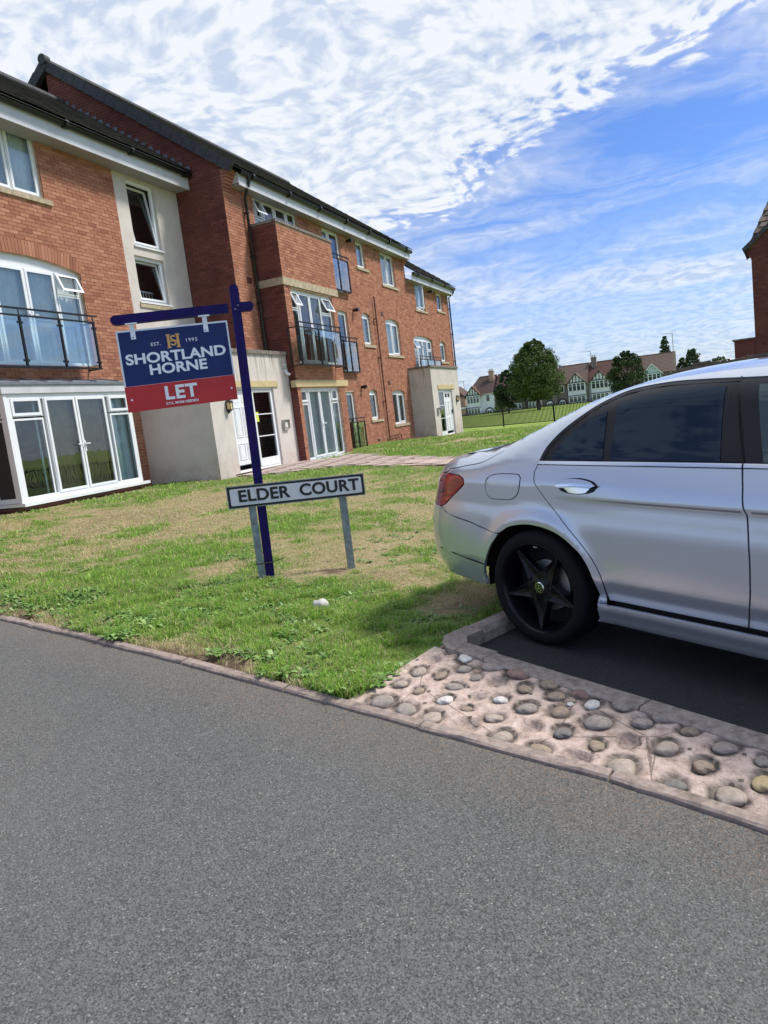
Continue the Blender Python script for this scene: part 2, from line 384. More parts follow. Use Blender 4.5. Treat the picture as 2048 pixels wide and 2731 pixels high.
M_GLASSL = glassmat('lamp_glass', (.9, .8, .5), .05)

# ------------------------------------------------------------------ setting: ground, road
def grid(xs, ys, zf, name, m, keep=None, attr=None, kind='structure'):
    xs = np.asarray(xs); ys = np.asarray(ys); X, Y = np.meshgrid(xs, ys, indexing='ij'); Z = zf(X, Y)
    nx, ny = X.shape; idx = np.arange(nx * ny).reshape(nx, ny)
    F = np.stack([idx[:-1, :-1], idx[1:, :-1], idx[1:, 1:], idx[:-1, 1:]], -1).reshape(-1, 4)
    if keep is not None:
        cx_ = (X[:-1, :-1] + X[1:, 1:]) / 2; cy_ = (Y[:-1, :-1] + Y[1:, 1:]) / 2; F = F[keep(cx_, cy_).ravel()]
    o = npobj(name, np.stack([X, Y, Z], -1).reshape(-1, 3), F, m, kind=kind, smooth=True)
    if attr is not None:
        a = o.data.attributes.new('green', 'FLOAT', 'POINT'); a.data.foreach_set('value', attr(X, Y).astype(np.float32).ravel())
    return o
def spaced(a, b, fa, fb, d0, d1):
    "coordinates dense (d0) between fa..fb growing to the ends"
    out = list(np.arange(fa, fb, d0)); x = fb; d = d0
    while x < b: out.append(x); x += d; d = min(d * 1.12, d1)
    out.append(b); x = fa - d0; d = d0; lo = []
    while x > a: lo.append(x); x -= d; d = min(d * 1.12, d1)
    lo.append(a); return np.array(sorted(lo) + out)
inner = lambda x, y: (x > -28.5) & (x < 18.5) & (y > -28) & (y < 33)
grid(spaced(-900, 900, -30, 20, 1.5, 60), spaced(-700, 1500, -30, 140, 1.5, 60), lambda x, y: hz(x, y) + .03 - np.where(inner(x, y), .35, 0), 'ground', M_FIELD)
def green_amt(x, y):
    "1 = lush, 0 = bare/dry"
    x = np.asarray(x, float); y = np.asarray(y, float)
    d = y - kerb_y(x)
    n = vnoise(x, y, .6, 3, 3) * .30 + vnoise(x + .3 * y, y, 1.5, 6, 3) * .32 + vnoise(x, y, 4.6, 5, 3) * .38
    g_ = .5 + (n - .5) * 2.1 + .05
    g_ = np.maximum(g_, .27) + .20 * np.exp(-((d - 1.05) / .85) ** 2) - .62 * np.exp(-(d / .26) ** 2) * np.clip(vnoise(x, y, 1.9, 61, 2) * 3.2 - 1.05, 0, 1)
    dry = np.exp(-(((x + 6.3) / 2.9) ** 2 + ((y - 8.2) / 2.3) ** 2)); g_ = np.maximum(g_ - .15 * dry, np.minimum(g_, .27))
    g_ = g_ + .13 * np.exp(-(((x + 2.6) / 2.4) ** 2 + ((y - 8.5) / 2.6) ** 2))
    soil = np.exp(-(((x + 3.05) / .55) ** 2 + ((y - 5.55) / .28) ** 2)); g_ = g_ - .36 * soil
    g_ = g_ - .30 * np.exp(-(((x + 1.55) / .28) ** 2 + ((y - 4.6) / .38) ** 2))
    g_ = g_ + .12 * np.clip((y - 13) / 5, 0, 1)
    edge = np.exp(-((x + 9.9) / .7) ** 2) * (y > 8); g_ = g_ + .12 * edge
    return np.clip(g_, 0, 1)
def lawn_ok(x, y, edge=-.045):
    u, v = park_uv(x, y)
    park = (u > -.10) & (u < 9) & (v > -.02) & (v < 6.0)
    strip = (x > -1.62 + (y - 3.1) * .43) & (y < 3.78 - (x + 1.33) * .55)
    return (y > kerb_y(x) - edge) & ~park & ~strip
lawn = grid(spaced(-29, 19, -7.5, -.5, .09, 1.2), spaced(2.0, 34, 2.6, 8.5, .09, 1.0), lambda x, y: hz(x, y) + np.interp(y - kerb_y(x), [.015, .065, .35], [-.05, .006, .035]) + .03 * (vnoise(x, y, 1.3, 8) - .5) * np.clip((y - kerb_y(x)) / .5, 0, 1) + .012 * (vnoise(x, y, 9, 9, 2) - .5) * np.clip((y - kerb_y(x)) / .3, 0, 1),
            'lawn_soil', M_LAWN, keep=lambda x, y: lawn_ok(x, y, .03), attr=green_amt)
# road: strip mesh that follows the kerb
xs = np.concatenate([np.arange(-28, -8, 1.0), np.arange(-8, 4, .2), np.arange(4, 19, 1.0)]); V = []; F = []
ts = np.concatenate([[0], np.geomspace(.15, 30, 26)])
for i, x in enumerate(xs):
    for t_ in ts:
        y = kerb_y(x) + .02 - t_; V.append((x, y, HZ(x, y) - .004))
nt_ = len(ts)
for i in range(len(xs) - 1):
    for j in range(nt_ - 1):
        a = i * nt_ + j; F.append((a, a + 1, a + 1 + nt_, a + nt_))
road = obj('road', V, F, M_ASPH, smooth=True, kind='structure'); fixn(road)
# parking bay surface
V = [];
for u in np.linspace(-.03, 9, 20):
    for v in np.linspace(-.03, 6, 14):
        q = PA + PD * u + PE * v; V.append((q.x, q.y, pz(q.x, q.y)))
F = [(i * 14 + j, (i + 1) * 14 + j, (i + 1) * 14 + j + 1, i * 14 + j + 1) for i in range(19) for j in range(13)]
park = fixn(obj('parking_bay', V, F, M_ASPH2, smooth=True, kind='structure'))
# road edging: low concrete edging stones along the kerb line
edging = empty('road_edging', (-3, 3.4, HZ(-3, 3.4))); edging['kind'] = 'structure'
s_pts = []
x = -27.0
while x < 14:
    s_pts.append((x, float(kerb_y(x)))); x += .86
for i in range(len(s_pts) - 1):
    a = Vector(s_pts[i]); b = Vector(s_pts[i + 1]); d = (b - a); L = d.length; d.normalize(); n = Vector((-d.y, d.x))
    jj = random.uniform(-.004, .004); jz = random.uniform(-.003, .003); mb = MB(); K = 8; rows = []
    for k in range(K + 1):
        t_ = .006 + (L - .012) * k / K; q = a + d * t_; wob = random.uniform(-.004, .004)
        z = HZ(q.x, q.y)
        prof = [(-.006 + jj + wob, -.12), (-.006 + jj + wob, .010 + jz), (.004 + jj, .019 + jz + random.uniform(-.003, .002)), (.050 + jj, .022 + jz), (.060 + jj, .014 + jz), (.060 + jj, -.12)]
        rows.append([(q.x + n.x * p, q.y + n.y * p, z + h) for p, h in prof])
    vs = [v for r in rows for v in r]; fs = []
    for k in range(K):
        for j in range(5): fs.append((k * 6 + j, k * 6 + j + 1, (k + 1) * 6 + j + 1, (k + 1) * 6 + j))
    fs += [tuple(range(6)), tuple(K * 6 + j for j in range(5, -1, -1))]
    fixn(mb.add(vs, fs).done('edging_stone', M_EDGE, edging))
# parking kerbs
pk = empty('parking_kerb', (-1.3, 3.78, .1)); pk['kind'] = 'structure'
def kerbstone(a, b, w0, w1, zt, name='kerb_stone'):
    "a,b 2D ends; w0/w1 offsets across (left of a->b positive)"
    d = (b - a).normalized(); n = Vector((-d.y, d.x)); a = a + d * .004; b = b - d * .004; mb = MB(); vs = []; K = 4
    for k in range(K + 1):
        q = a + (b - a) * (k / K)
        for (w, h) in ((w0, -.14), (w0, zt - .012), (w0 + .012, zt), (w1 - .025, zt), (w1, zt - .03), (w1, -.14)):
            r_ = q + n * w; vs.append((r_.x, r_.y, pz(r_.x, r_.y) + h + random.uniform(-.0015, .0015)))
    fs = [(k * 6 + j, k * 6 + j + 1, (k + 1) * 6 + j + 1, (k + 1) * 6 + j) for k in range(K) for j in range(5)] + [tuple(range(6)), tuple(K * 6 + j for j in range(5, -1, -1))]
    fixn(mb.add(vs, fs).done(name, M_KERB, pk))
u = .30
while u < 8.6:
    kerbstone(PA + PD * u, PA + PD * (u + .915), -.125, .0, .085); u += .915
v = .22
while v < 5.6:
    kerbstone(PA + PE * (v + .915), PA + PE * v, -.125, .0, .085); v += .915
# corner unit (L shaped, chamfered outside)
mb = MB(); nD = Vector((-PD.y, PD.x)); nE = Vector((PE.y, -PE.x))
cpts = [PA + PD * .296, PA + PD * .07 + PE * .0, PA + PE * .07, PA + PE * .216, PA + PE * .216 - nE * .125, PA - nE * .125 + PE * .02, PA - nE * .06 - nD * .07, PA - nD * .125 + PD * .03, PA + PD * .296 - nD * .125]
vs = [(q.x, q.y, pz(q.x, q.y) - .14) for q in cpts] + [(q.x, q.y, pz(q.x, q.y) + .085) for q in cpts]; n = len(cpts)
fixn(MB().add(vs, [tuple(range(n)), tuple(range(n, 2 * n))] + [(i, (i + 1) % n, n + (i + 1) % n, n + i) for i in range(n)]).done('kerb_stone', M_KERB, pk))

# cobbled strip (pink cement bed with set pebbles)
def ln(a, b, x): return a[1] + (x - a[0]) * (b[1] - a[1]) / (b[0] - a[0])
def yfront(x): return float(kerb_y(x)) + .050
def yback(x): q0 = PA - nD * .128; return ln((q0.x, q0.y), (q0.x + PD.x, q0.y + PD.y), x)
def zstrip(x, y):
    yb = yback(x); yf = yfront(x); t_ = max(0, min(1, (y - yf) / max(.05, yb - yf))); zb = pz(x, yb) + .070; zf = HZ(x, yf) + .012
    return zf + (zb - zf) * t_
SOCK = []
COB = [(-1.469, 3.11, .067, .091, 0), (-1.322, 3.057, .052, .093, 0), (-1.171, 3.003, .046, .087, 0), (-.997, 2.951, .053, .068, 1), (-.81, 2.887, .05, .075, 0), (-.638, 2.827, .05, .058, 0), (-.48, 2.779, .048, .054, 1), (-.3, 2.744, .058, .087, 0), (-.114, 2.667, .045, .066, 0), (.072, 2.624, .055, .085, 0), (-1.382, 3.432, .043, .074, 0), (-1.336, 3.561, .028, .052, 1), (-1.273, 3.654, .034, .039, 1), (-1.166, 3.60, .044, .093, 0), (-1.247, 3.398, .033, .07, 0), (-1.141, 3.469, .042, .057, 0), (-1.437, 3.297, .041, .065, 0), (-1.316, 3.236, .03, .052, 0), (-1.142, 3.29, .05, .048, 0), (-1.053, 3.387, .032, .057, 0), (-.997, 3.50, .069, .067, 0), (-.836, 3.43, .065, .08, 0), (-.932, 3.341, .046, .059, 1), (-1.153, 3.162, .042, .063, 0), (-1.002, 3.196, .035, .039, 1), (-1.026, 3.096, .031, .033, 0), (-.881, 3.186, .038, .053, 0), (-.783, 3.288, .036, .067, 0), (-.668, 3.34, .049, .082, 0), (-.624, 3.226, .048, .057, 0), (-.552, 3.167, .018, .031, 0), (-.883, 3.031, .047, .056, 0), (-.745, 3.121, .047, .071, 0), (-.591, 3.1, .048, .066, 0), (-.701, 2.972, .042, .052, 1), (-.558, 2.949, .041, .068, 0), (-.503, 3.26, .05, .084, 0), (-.453, 3.161, .039, .059, 0), (-.319, 3.17, .05, .085, 0), (-.417, 3.03, .061, .076, 0), (-.41, 2.873, .033, .055, 0), (-.285, 2.904, .038, .056, 1), (-.234, 3.034, .046, .063, 0), (-.143, 3.09, .06, .082, 0), (-.048, 2.981, .039, .05, 0), (-.139, 2.872, .051, .068, 0), (.024, 3.03, .042, .063, 0), (-.009, 2.773, .044, .063, 0), (.074, 2.881, .049, .063, 0), (.165, 2.94, .042, .07, 0), (.199, 2.809, .03, .051, 0), (.187, 2.694, .04, .069, 0)]
rr = random.Random(3)
for _ in range(400):
    x = rr.uniform(.30, 3.6); y = rr.uniform(yfront(x) + .07, max(yfront(x) + .08, yback(x) - .07))
    if yback(x) - yfront(x) > .2 and all((x - c[0]) ** 2 + (y - c[1]) ** 2 > .0155 for c in COB): COB.append((x, y, rr.uniform(.035, .06), rr.uniform(.05, .08), 0))
xs = np.arange(-1.72, 4.2, .018); nv = 46; V = []; F = []
cobA = np.array([c[:4] for c in COB]); sock = np.array([c[4] for c in COB])
VAX = Vector((-.39, .91)).normalized()           # long axis of most stones runs away from the road
rows = []
for x in xs:
    yf = yfront(x); yb = yback(x); row = []
    for j in range(nv):
        y = yf + (yb - yf) * j / (nv - 1); row.append((x, y))
    rows.append(row)
XY = np.array(rows); X = XY[..., 0]; Y = XY[..., 1]
left = -1.655 + (Y - 3.1) * .44; X = np.maximum(X, left - .0001)
Z = np.vectorize(zstrip)(X, Y) + .0035 * (vnoise(X, Y, 14, 2, 3) - .5) * 2
DARK_RING = np.zeros_like(X)  # darker cement in a ring around each stone and beneath it
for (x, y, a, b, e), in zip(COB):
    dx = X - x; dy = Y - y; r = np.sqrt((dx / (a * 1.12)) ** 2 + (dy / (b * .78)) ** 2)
    DARK_RING = np.maximum(DARK_RING, np.exp(-((r - 1.10) / .16) ** 2) * (.5 if e else 1.25) * np.clip(vnoise(X, Y, 16, 12, 2) * 2.2 - .35, 0, 1)); DARK_RING = np.maximum(DARK_RING, (r < 1) * (.75 if not e else .25))
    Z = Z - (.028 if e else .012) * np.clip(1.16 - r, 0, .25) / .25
idx = np.arange(X.size).reshape(X.shape)
F = np.stack([idx[:-1, :-1], idx[1:, :-1], idx[1:, 1:], idx[:-1, 1:]], -1).reshape(-1, 4)
keepc = ((X > left)[1:, :-1]).ravel(); F = F[keepc]
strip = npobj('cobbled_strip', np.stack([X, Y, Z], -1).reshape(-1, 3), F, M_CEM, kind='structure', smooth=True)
at_ = strip.data.attributes.new('dark_ring', 'FLOAT', 'POINT'); at_.data.foreach_set('value', DARK_RING.astype(np.float32).ravel())
# skirt under the strip's left edge
mb = MB(); mb.box((0, 0, -.2), (.02, .78, .0), T=lambda a, b, c: (-1.655 + a + b * .44, 3.1 + b, zstrip(-1.6 + b * .44, 3.1 + b) + c)); mb.done('strip_edge', M_CEM, strip)
kinds = ['grey', 'grey', 'tan', None, 'tan', 'brown', None, 'tan', 'dark', 'tan', 'tan', None, None, 'white', 'brown', 'grey', 'tan', 'brown', 'grey', 'grey', 'grey', 'red', None, 'white', None, 'brown', 'white', 'brown', 'brown', 'brown', 'white', 'tan', 'grey', 'brown', None, 'dark', 'red', 'white', 'grey', 'grey', 'brown', None, 'grey', 'grey', 'brown', 'tan', 'grey', 'brown', 'grey', 'white', 'grey', 'yellow']
for i, (x, y, a, b, e) in enumerate(COB):
    if e: continue
    kd = kinds[i] if i < len(kinds) and kinds[i] else rr.choice(['grey', 'tan', 'brown', 'dark'])
    bm = bmesh.new(); bmesh.ops.create_icosphere(bm, subdivisions=3, radius=1)
    sd_ = rr.uniform(0, 50)
    for v in bm.verts:
        c = v.co; k = 1 + .17 * math.sin(c.x * 2.3 + sd_) * math.cos(c.y * 2.1 - sd_) + .07 * math.sin(c.z * 4 + c.x * 5 + sd_) + .04 * math.sin(c.y * 9 + sd_ * 2)
        q = abs(c.z) ** .8 * (1 if c.z > 0 else -1)
        v.co = Vector((c.x * k, c.y * k, q * .9))
    me = bpy.data.meshes.new('cobblestone'); bm.to_mesh(me); bm.free(); me.shade_smooth(); me.materials.append(M_ST[kd])
    o = bpy.data.objects.new('cobblestone', me); COL.objects.link(o)
    hgt = min(a, b * .7) * .62
    o.location = (x, y, zstrip(x, y) - .010); o.scale = (a * .93, b * .66, hgt * .80); o.rotation_euler = (rr.uniform(-.12, .12), rr.uniform(-.12, .12), rr.uniform(-.5, .35)); parent_to(o, strip)

# loose white stone on the lawn
bm = bmesh.new(); bmesh.ops.create_icosphere(bm, subdivisions=3, radius=1)
for v in bm.verts: v.co = Vector((v.co.x * (.062 + .008 * math.sin(v.co.y * 4)), v.co.y * .045, v.co.z * .038 + .006 * math.sin(v.co.x * 5)))
me = bpy.data.meshes.new('loose_stone'); bm.to_mesh(me); bm.free(); me.shade_smooth(); me.materials.append(M_ST['white'])
o = bpy.data.objects.new('loose_stone', me); COL.objects.link(o); o.location = (-2.51, 4.48, HZ(-2.51, 4.48) + .075); tag(o, 'single white stone lying in the green grass right of the sign posts', 'stone')

# paved path
path = empty('path', (-7, 16, HZ(-7, 16))); path['kind'] = 'structure'
M_SLAB = mat('paving_slab', rough=.9, build=b_kerb((.50, .40, .35)))
PATHP = [(-9.58, 14.0), (-9.58, 17.0), (-9.3, 17.05), (-8.9, 18.75), (-8.0, 18.2), (-4.9, 16.35), (-.5, 14.2), (4, 12.0), (4, 10.4), (-.5, 12.6), (-4.7, 14.75), (-7.6, 15.55), (-9.0, 14.0)]
def inpoly(x, y, P_):
    c = False; n = len(P_)
    for i in range(n):
        x1, y1 = P_[i]; x2, y2 = P_[(i + 1) % n]
        if (y1 > y) != (y2 > y) and x < (x2 - x1) * (y - y1) / (y2 - y1) + x1: c = not c
    return c
obj('path_bed', [(x, y, HZ(x, y) + .055) for x, y in PATHP], [tuple(range(len(PATHP)))], M_CEM, path)
ang = math.atan2(-.45, .9); ca, sa = math.cos(ang), math.sin(ang)
for i in range(-24, 24):
    for j in range(-10, 10):
        a_, b_ = i * .61 + (j % 2) * .3, j * .46; x = -4.8 + ca * a_ - sa * b_; y = 15.55 + sa * a_ + ca * b_
        if inpoly(x, y, PATHP):
            h = HZ(x, y) + .062 + random.uniform(-.003, .003)
            MB().box((-.298, -.223, -.05), (.298, .223, .016), T=lambda u, v, w: (x + ca * u - sa * v, y + sa * u + ca * v, h + w)).done('paving_slab', M_SLAB, path)

# ------------------------------------------------------------------ apartment block
class Pl:
    "a wall plane: P(u,z,d) -> world, d outward"
    def __init__(s, o, du, n): s.o = Vector(o); s.du = Vector(du); s.n = Vector(n)
    def __call__(s, u, z, d=0):
        q = s.o + s.du * u + s.n * d; return (q.x, q.y, z)
    def B(s, mb, u0, u1, z0, z1, d0, d1, T=None):
        if T is None: T = lambda a, b, c: s(a, c, b)
        return mb.box((u0, d0, z0), (u1, d1, z1), T=T)
FX = lambda x: Pl((x, 0, 0), (0, 1, 0), (1, 0, 0))        # faces the lawn, u = y
FYp = lambda y: Pl((0, y, 0), (1, 0, 0), (0, -1, 0))      # side faces towards -y, u = x
XM, XB, XL, XW, XP1, XP2, XR = -10.2, -9.4, -11.57, -10.9, -9.6, -9.25, -11.59
bld = empty('apartment_building', (-12, 18, .4))
tag(bld, 'red brick apartment block with white windows, glass balconies and two cream rendered porches', 'building')
cam_inv = cam.matrix_world.inverted()
def frame_px(p):
    c = cam_inv @ Vector(p)
    if c.z > -.1: return None
    f = 1550 / 1659; return .5 + f * c.x / -c.z, .5 * 2212 / 1659 - f * c.y / -c.z, -c.z
def wall(name, P, u0, u1, z0, z1, holes, m, clip=None, reveal=.14, parent=bld):
    us = sorted(set([u0, u1] + [h[i] for h in holes for i in (0, 1) if u0 < h[i] < u1])); zs = sorted(set([z0, z1] + [h[i] for h in holes for i in (2, 3) if z0 < h[i] < z1]))
    mb = MB()
    for i in range(len(us) - 1):
        for j in range(len(zs) - 1):
            a, b, c, d = us[i], us[i + 1], zs[j], zs[j + 1]; cu, cz_ = (a + b) / 2, (c + d) / 2
            if any(h[0] < cu < h[1] and h[2] < cz_ < h[3] for h in holes): continue
            mb.add([P(a, c), P(b, c), P(b, d), P(a, d)], [(0, 1, 2, 3)])
    for h in holes:
        a, b, c, d = h[:4]; mb.add([P(a, c), P(b, c), P(b, d), P(a, d), P(a, c, -reveal), P(b, c, -reveal), P(b, d, -reveal), P(a, d, -reveal)], [(0, 1, 5, 4), (1, 2, 6, 5), (2, 3, 7, 6), (3, 0, 4, 7)])
    if clip: mb.add([P(u, z) for u, z in clip], [tuple(range(len(clip)))])
    return mb.done(name, m, parent)
BRICKS = []      # (centre, ex, ez, n, material, du)
def bricks(P, u0, u1, z0, z1, holes, m, clip=None, ends=(0, 0)):
    k = 0; z = z0
    H_, L_, J = .065, .215, .010
    while z + H_ <= z1 + .001:
        zc = z + H_ / 2; a0, a1 = (u0, u1) if clip is None else clip(zc)
        if clip is not None: a0 = max(a0, u0); a1 = min(a1, u1)
        spans = [(a0, a1)]
        for h in holes:
            if h[2] - .02 < zc < h[3] + .02:
                ns = []
                for s, e in spans:
                    if h[1] <= s or h[0] >= e: ns.append((s, e)); continue
                    if h[0] > s: ns.append((s, h[0]))
                    if h[1] < e: ns.append((h[1], e))
                spans = ns
        u = u0 - (k % 2) * (L_ + J) / 2
        while u < a1:
            for s, e in spans:
                b0 = max(u, s); b1 = min(u + L_, e)
                if b1 - b0 > .03: BRICKS.append((P((b0 + b1) / 2, zc, 0), (b1 - b0) / 2, H_ / 2, P, m))
            u += L_ + J
        z += H_ + J; k += 1
def flush_bricks():
    full = []
    for i, (c, e, h, P, m) in enumerate(BRICKS):
        f = frame_px(c)
        if m is M_BRICK and P.n.x > .5 and e > .1 and f and .0 < f[0] < .33 and .1 < f[1] < 1.333: full.append((f[2], i))
    full.sort(); ind = set(i for _, i in full[:296])
    bm_ = MB(); bm_.box((-.02, -.1075, -.0325), (.012, .1075, .0325)); me = bpy.data.meshes.new('brick'); me.from_pydata(bm_.v, [], bm_.f); me.materials.append(M_BRICK)
    for mm in set(b[4] for b in BRICKS):
        V = []; F = []; n = 0
        for i, (c, e, h, P, m) in enumerate(BRICKS):
            if m is not mm: continue
            j = random.uniform(-.003, .003)
            if i in ind:
                o = bpy.data.objects.new('brick', me); COL.objects.link(o); o.location = Vector(c) + Vector((j, 0, 0)); o.rotation_euler = (0, 0, random.uniform(-.012, .012)); parent_to(o, bld); continue
            c = Vector(c); d = P.du * e; nn = P.n; z = Vector((0, 0, h)); f = nn * (.011 + j); b = nn * -.015
            V += [c - d - z + b, c + d - z + b, c + d + z + b, c - d + z + b, c - d - z + f, c + d - z + f, c + d + z + f, c - d + z + f]
            F += [(n + 4, n + 5, n + 6, n + 7), (n, n + 4, n + 7, n + 3), (n + 1, n + 2, n + 6, n + 5), (n + 3, n + 7, n + 6, n + 2), (n, n + 1, n + 5, n + 4)]; n += 8
        if V: npobj('brickwork', [tuple(v) for v in V], F, mm, bld, kind='stuff')

def arch_top(P, u0, u1, zs, rise):
    "points of a segmental arch from u0 to u1"
    w = (u1 - u0) / 2; R = (w * w + rise * rise) / (2 * rise); c = (u0 + u1) / 2; zc = zs + rise - R; a = math.asin(w / R)
    return [(c + R * math.sin(-a + 2 * a * i / 14), zc + R * math.cos(-a + 2 * a * i / 14)) for i in range(15)], (c, zc, R, a)
def voussoirs(P, u0, u1, zs, rise, h=.215):
    pts, (c, zc, R, a) = arch_top(P, u0, u1, zs, rise); a2 = a + .02 / R; n = int(2 * a2 * R / .075)
    for i in range(n):
        t0 = -a2 + 2 * a2 * (i + .06) / n; t1 = -a2 + 2 * a2 * (i + .94) / n; mb = MB()
        q = [(c + r * math.sin(t), zc + r * math.cos(t)) for r, t in ((R, t0), (R, t1), (R + h, t1), (R + h, t0))]
        mb.poly_prism(q, lambda u, z, d: P(u, z, d), -.10, .020); mb.done('arch_brick', M_BRICK, bld)
    # spandrel mortar behind
    sp = [(u0 - .03, zs)] + [(u0, zs)] + pts + [(u1 + .03, zs), (u1 + .03, zs + rise + h * .9), (u0 - .03, zs + rise + h * .9)]
    mb = MB(); mb.poly_prism(sp[1:-2] + [(u1, zs + rise + .02), (u0, zs + rise + .02)], lambda u, z, d: P(u, z, d), -.11, .004); mb.done('spandrel', M_MORT, bld)

def frame_box(mb, P, a, b, c, d, w, d0, d1, T=None, wb=None):
    wb = wb or w
    P.B(mb, a, b, c, c + wb, d0, d1, T); P.B(mb, a, b, d - w, d, d0, d1, T); P.B(mb, a, a + w, c + wb, d - w, d0, d1, T); P.B(mb, b - w, b, c + wb, d - w, d0, d1, T)
def window(P, u0, u1, z0, z1, lights, back='room', name='window', rise=0, label=None, rec=.07, handles=(), cill=None, fw=.055, head=.055, curtain=None, glass=None):
    """lights: (ua,ub,za,zb,kind) kind: fix/sash/vent(opened at top hinge)/tilt/side ; frame mesh is the window itself"""
    mb = MB(); frame_box(mb, P, u0, u1, z0, z1, fw, -rec - .06, -rec)
    if rise:
        pts, _ = arch_top(P, u0, u1, z1, rise); mb.poly_prism(pts, lambda u, z, d: P(u, z, d), -rec - .06, -rec)
        mb.poly_prism([(q[0], q[1]) for q in pts], lambda u, z, d: P(u, z, d), -rec - .001, -rec + .012) if False else None
    for (a, b, c, d, k) in lights:     # mullions: fill around each light with thin bars
        frame_box(mb, P, a - .02, b + .02, c - .02, d + .02, .035, -rec - .055, -rec - .002)
    if cill: P.B(mb, cill[0], cill[1], cill[2], cill[3], -rec, cill[4])
    w = mb.done(name, M_UPVC, bld)
    if label: w['label'] = label
    for (a, b, c, d, k) in lights:
        T = None; sw = .05
        if k in ('vent', 'tilt', 'side'):
            if k == 'vent': an, hz_, hd = math.radians(24), d, -rec + .012
            elif k == 'tilt': an, hz_, hd = math.radians(7), c, -rec + .012
            if k == 'side':
                an = math.radians(28)
                def T(u, dd, z, a=a, an=an): r = u - a; e = dd + rec - .012; return P(a + r * math.cos(an) - e * math.sin(an), z, r * math.sin(an) + e * math.cos(an) - rec + .012)
            elif k == 'vent':
                def T(u, dd, z, hz_=hz_, hd=hd, an=an): r = hz_ - z; e = dd - hd; return P(u, hz_ - r * math.cos(an) + e * math.sin(an) * -1, hd + r * math.sin(an) + e * math.cos(an))
            else:
                def T(u, dd, z, hz_=hz_, hd=hd, an=an): r = z - hz_; e = dd - hd; return P(u, hz_ + r * math.cos(an) + e * math.sin(an), hd - r * math.sin(an) + e * math.cos(an))
        if k != 'fix':
            s = MB(); frame_box(s, P, a, b, c, d, sw, -rec - .03, -rec + .014, T)
            if k == 'sash' and d - c > 1.6: pass
            s.done('sash', M_UPVC, w)
            ins = sw - .008
        else: ins = .012
        p = MB(); dd0, dd1 = -rec - .018, -rec - .010
        TT = T or (lambda u, dd, z: P(u, z, dd))
        p.add([TT(a + ins, dd1, c + ins), TT(b - ins, dd1, c + ins), TT(b - ins, dd1, d - ins), TT(a + ins, dd1, d - ins)], [(0, 1, 2, 3) if P.du.cross(Vector((0, 0, 1))).dot(P.n) > 0 else (3, 2, 1, 0)])
        pn = p.done('pane', glass or M_GLASS, w)
    for (hu, hz0) in handles:
        h = MB(); P.B(h, hu - .014, hu + .014, hz0 - .11, hz0 + .11, -rec + .012, -rec + .026); P.B(h, hu - .09 if hu > 0 and (hu * 1000) % 2 < 1 else hu - .014, hu + .014 if (hu * 1000) % 2 < 1 else hu + .10, hz0 + .03, hz0 + .052, -rec + .045, -rec + .062); P.B(h, hu - .012, hu + .012, hz0 + .028, hz0 + .054, -rec + .02, -rec + .06); h.done('handle', M_UPVC, w)
    if curtain:
        for (a, b, c, d, mm) in curtain:
            n = max(4, int((b - a) / .035)); V = []
            for i in range(n + 1):
                u = a + (b - a) * i / n; dp = -rec - .13 + .022 * math.sin(i * 1.7) + .012 * math.sin(i * .7 + a * 9); V += [P(u, c, dp), P(u, d, dp * .9 - .01)]
            obj('curtain', V, [(2 * i, 2 * i + 2, 2 * i + 3, 2 * i + 1) for i in range(n)], mm, w, smooth=True)
    # dim room surface behind
    r = MB(); P.B(r, u0 + .01, u1 - .01, z0 + .01, z1 + (rise or 0) - .01, -rec - .62, -rec - .6)
    for (a, b) in ((u0 + .005, u0 + .012), (u1 - .012, u1 - .005)): P.B(r, a, b, z0, z1, -rec - .6, -rec - .065)
    P.B(r, u0, u1, z0 - .0, z0 + .005, -rec - .6, -rec - .065); P.B(r, u0, u1, z1 - .005, z1, -rec - .6, -rec - .065)
    r.done('room', M_ROOM, w)
    return w
def sill(P, u0, u1, z0, z1, proud=.05):
    mb = MB(); P.B(mb, u0, u1, z0, z1, -.10, proud); mb.done('sill', M_SILL, bld)
def lintel(P, u0, u1, z0, z1, n=1, proud=.03, m=None):
    for i in range(n):
        a = u0 + (u1 - u0) * i / n; b = u0 + (u1 - u0) * (i + 1) / n; mb = MB(); P.B(mb, a + .002, b - .002, z0, z1, -.10, proud); mb.done('lintel', m or M_LINT, bld)
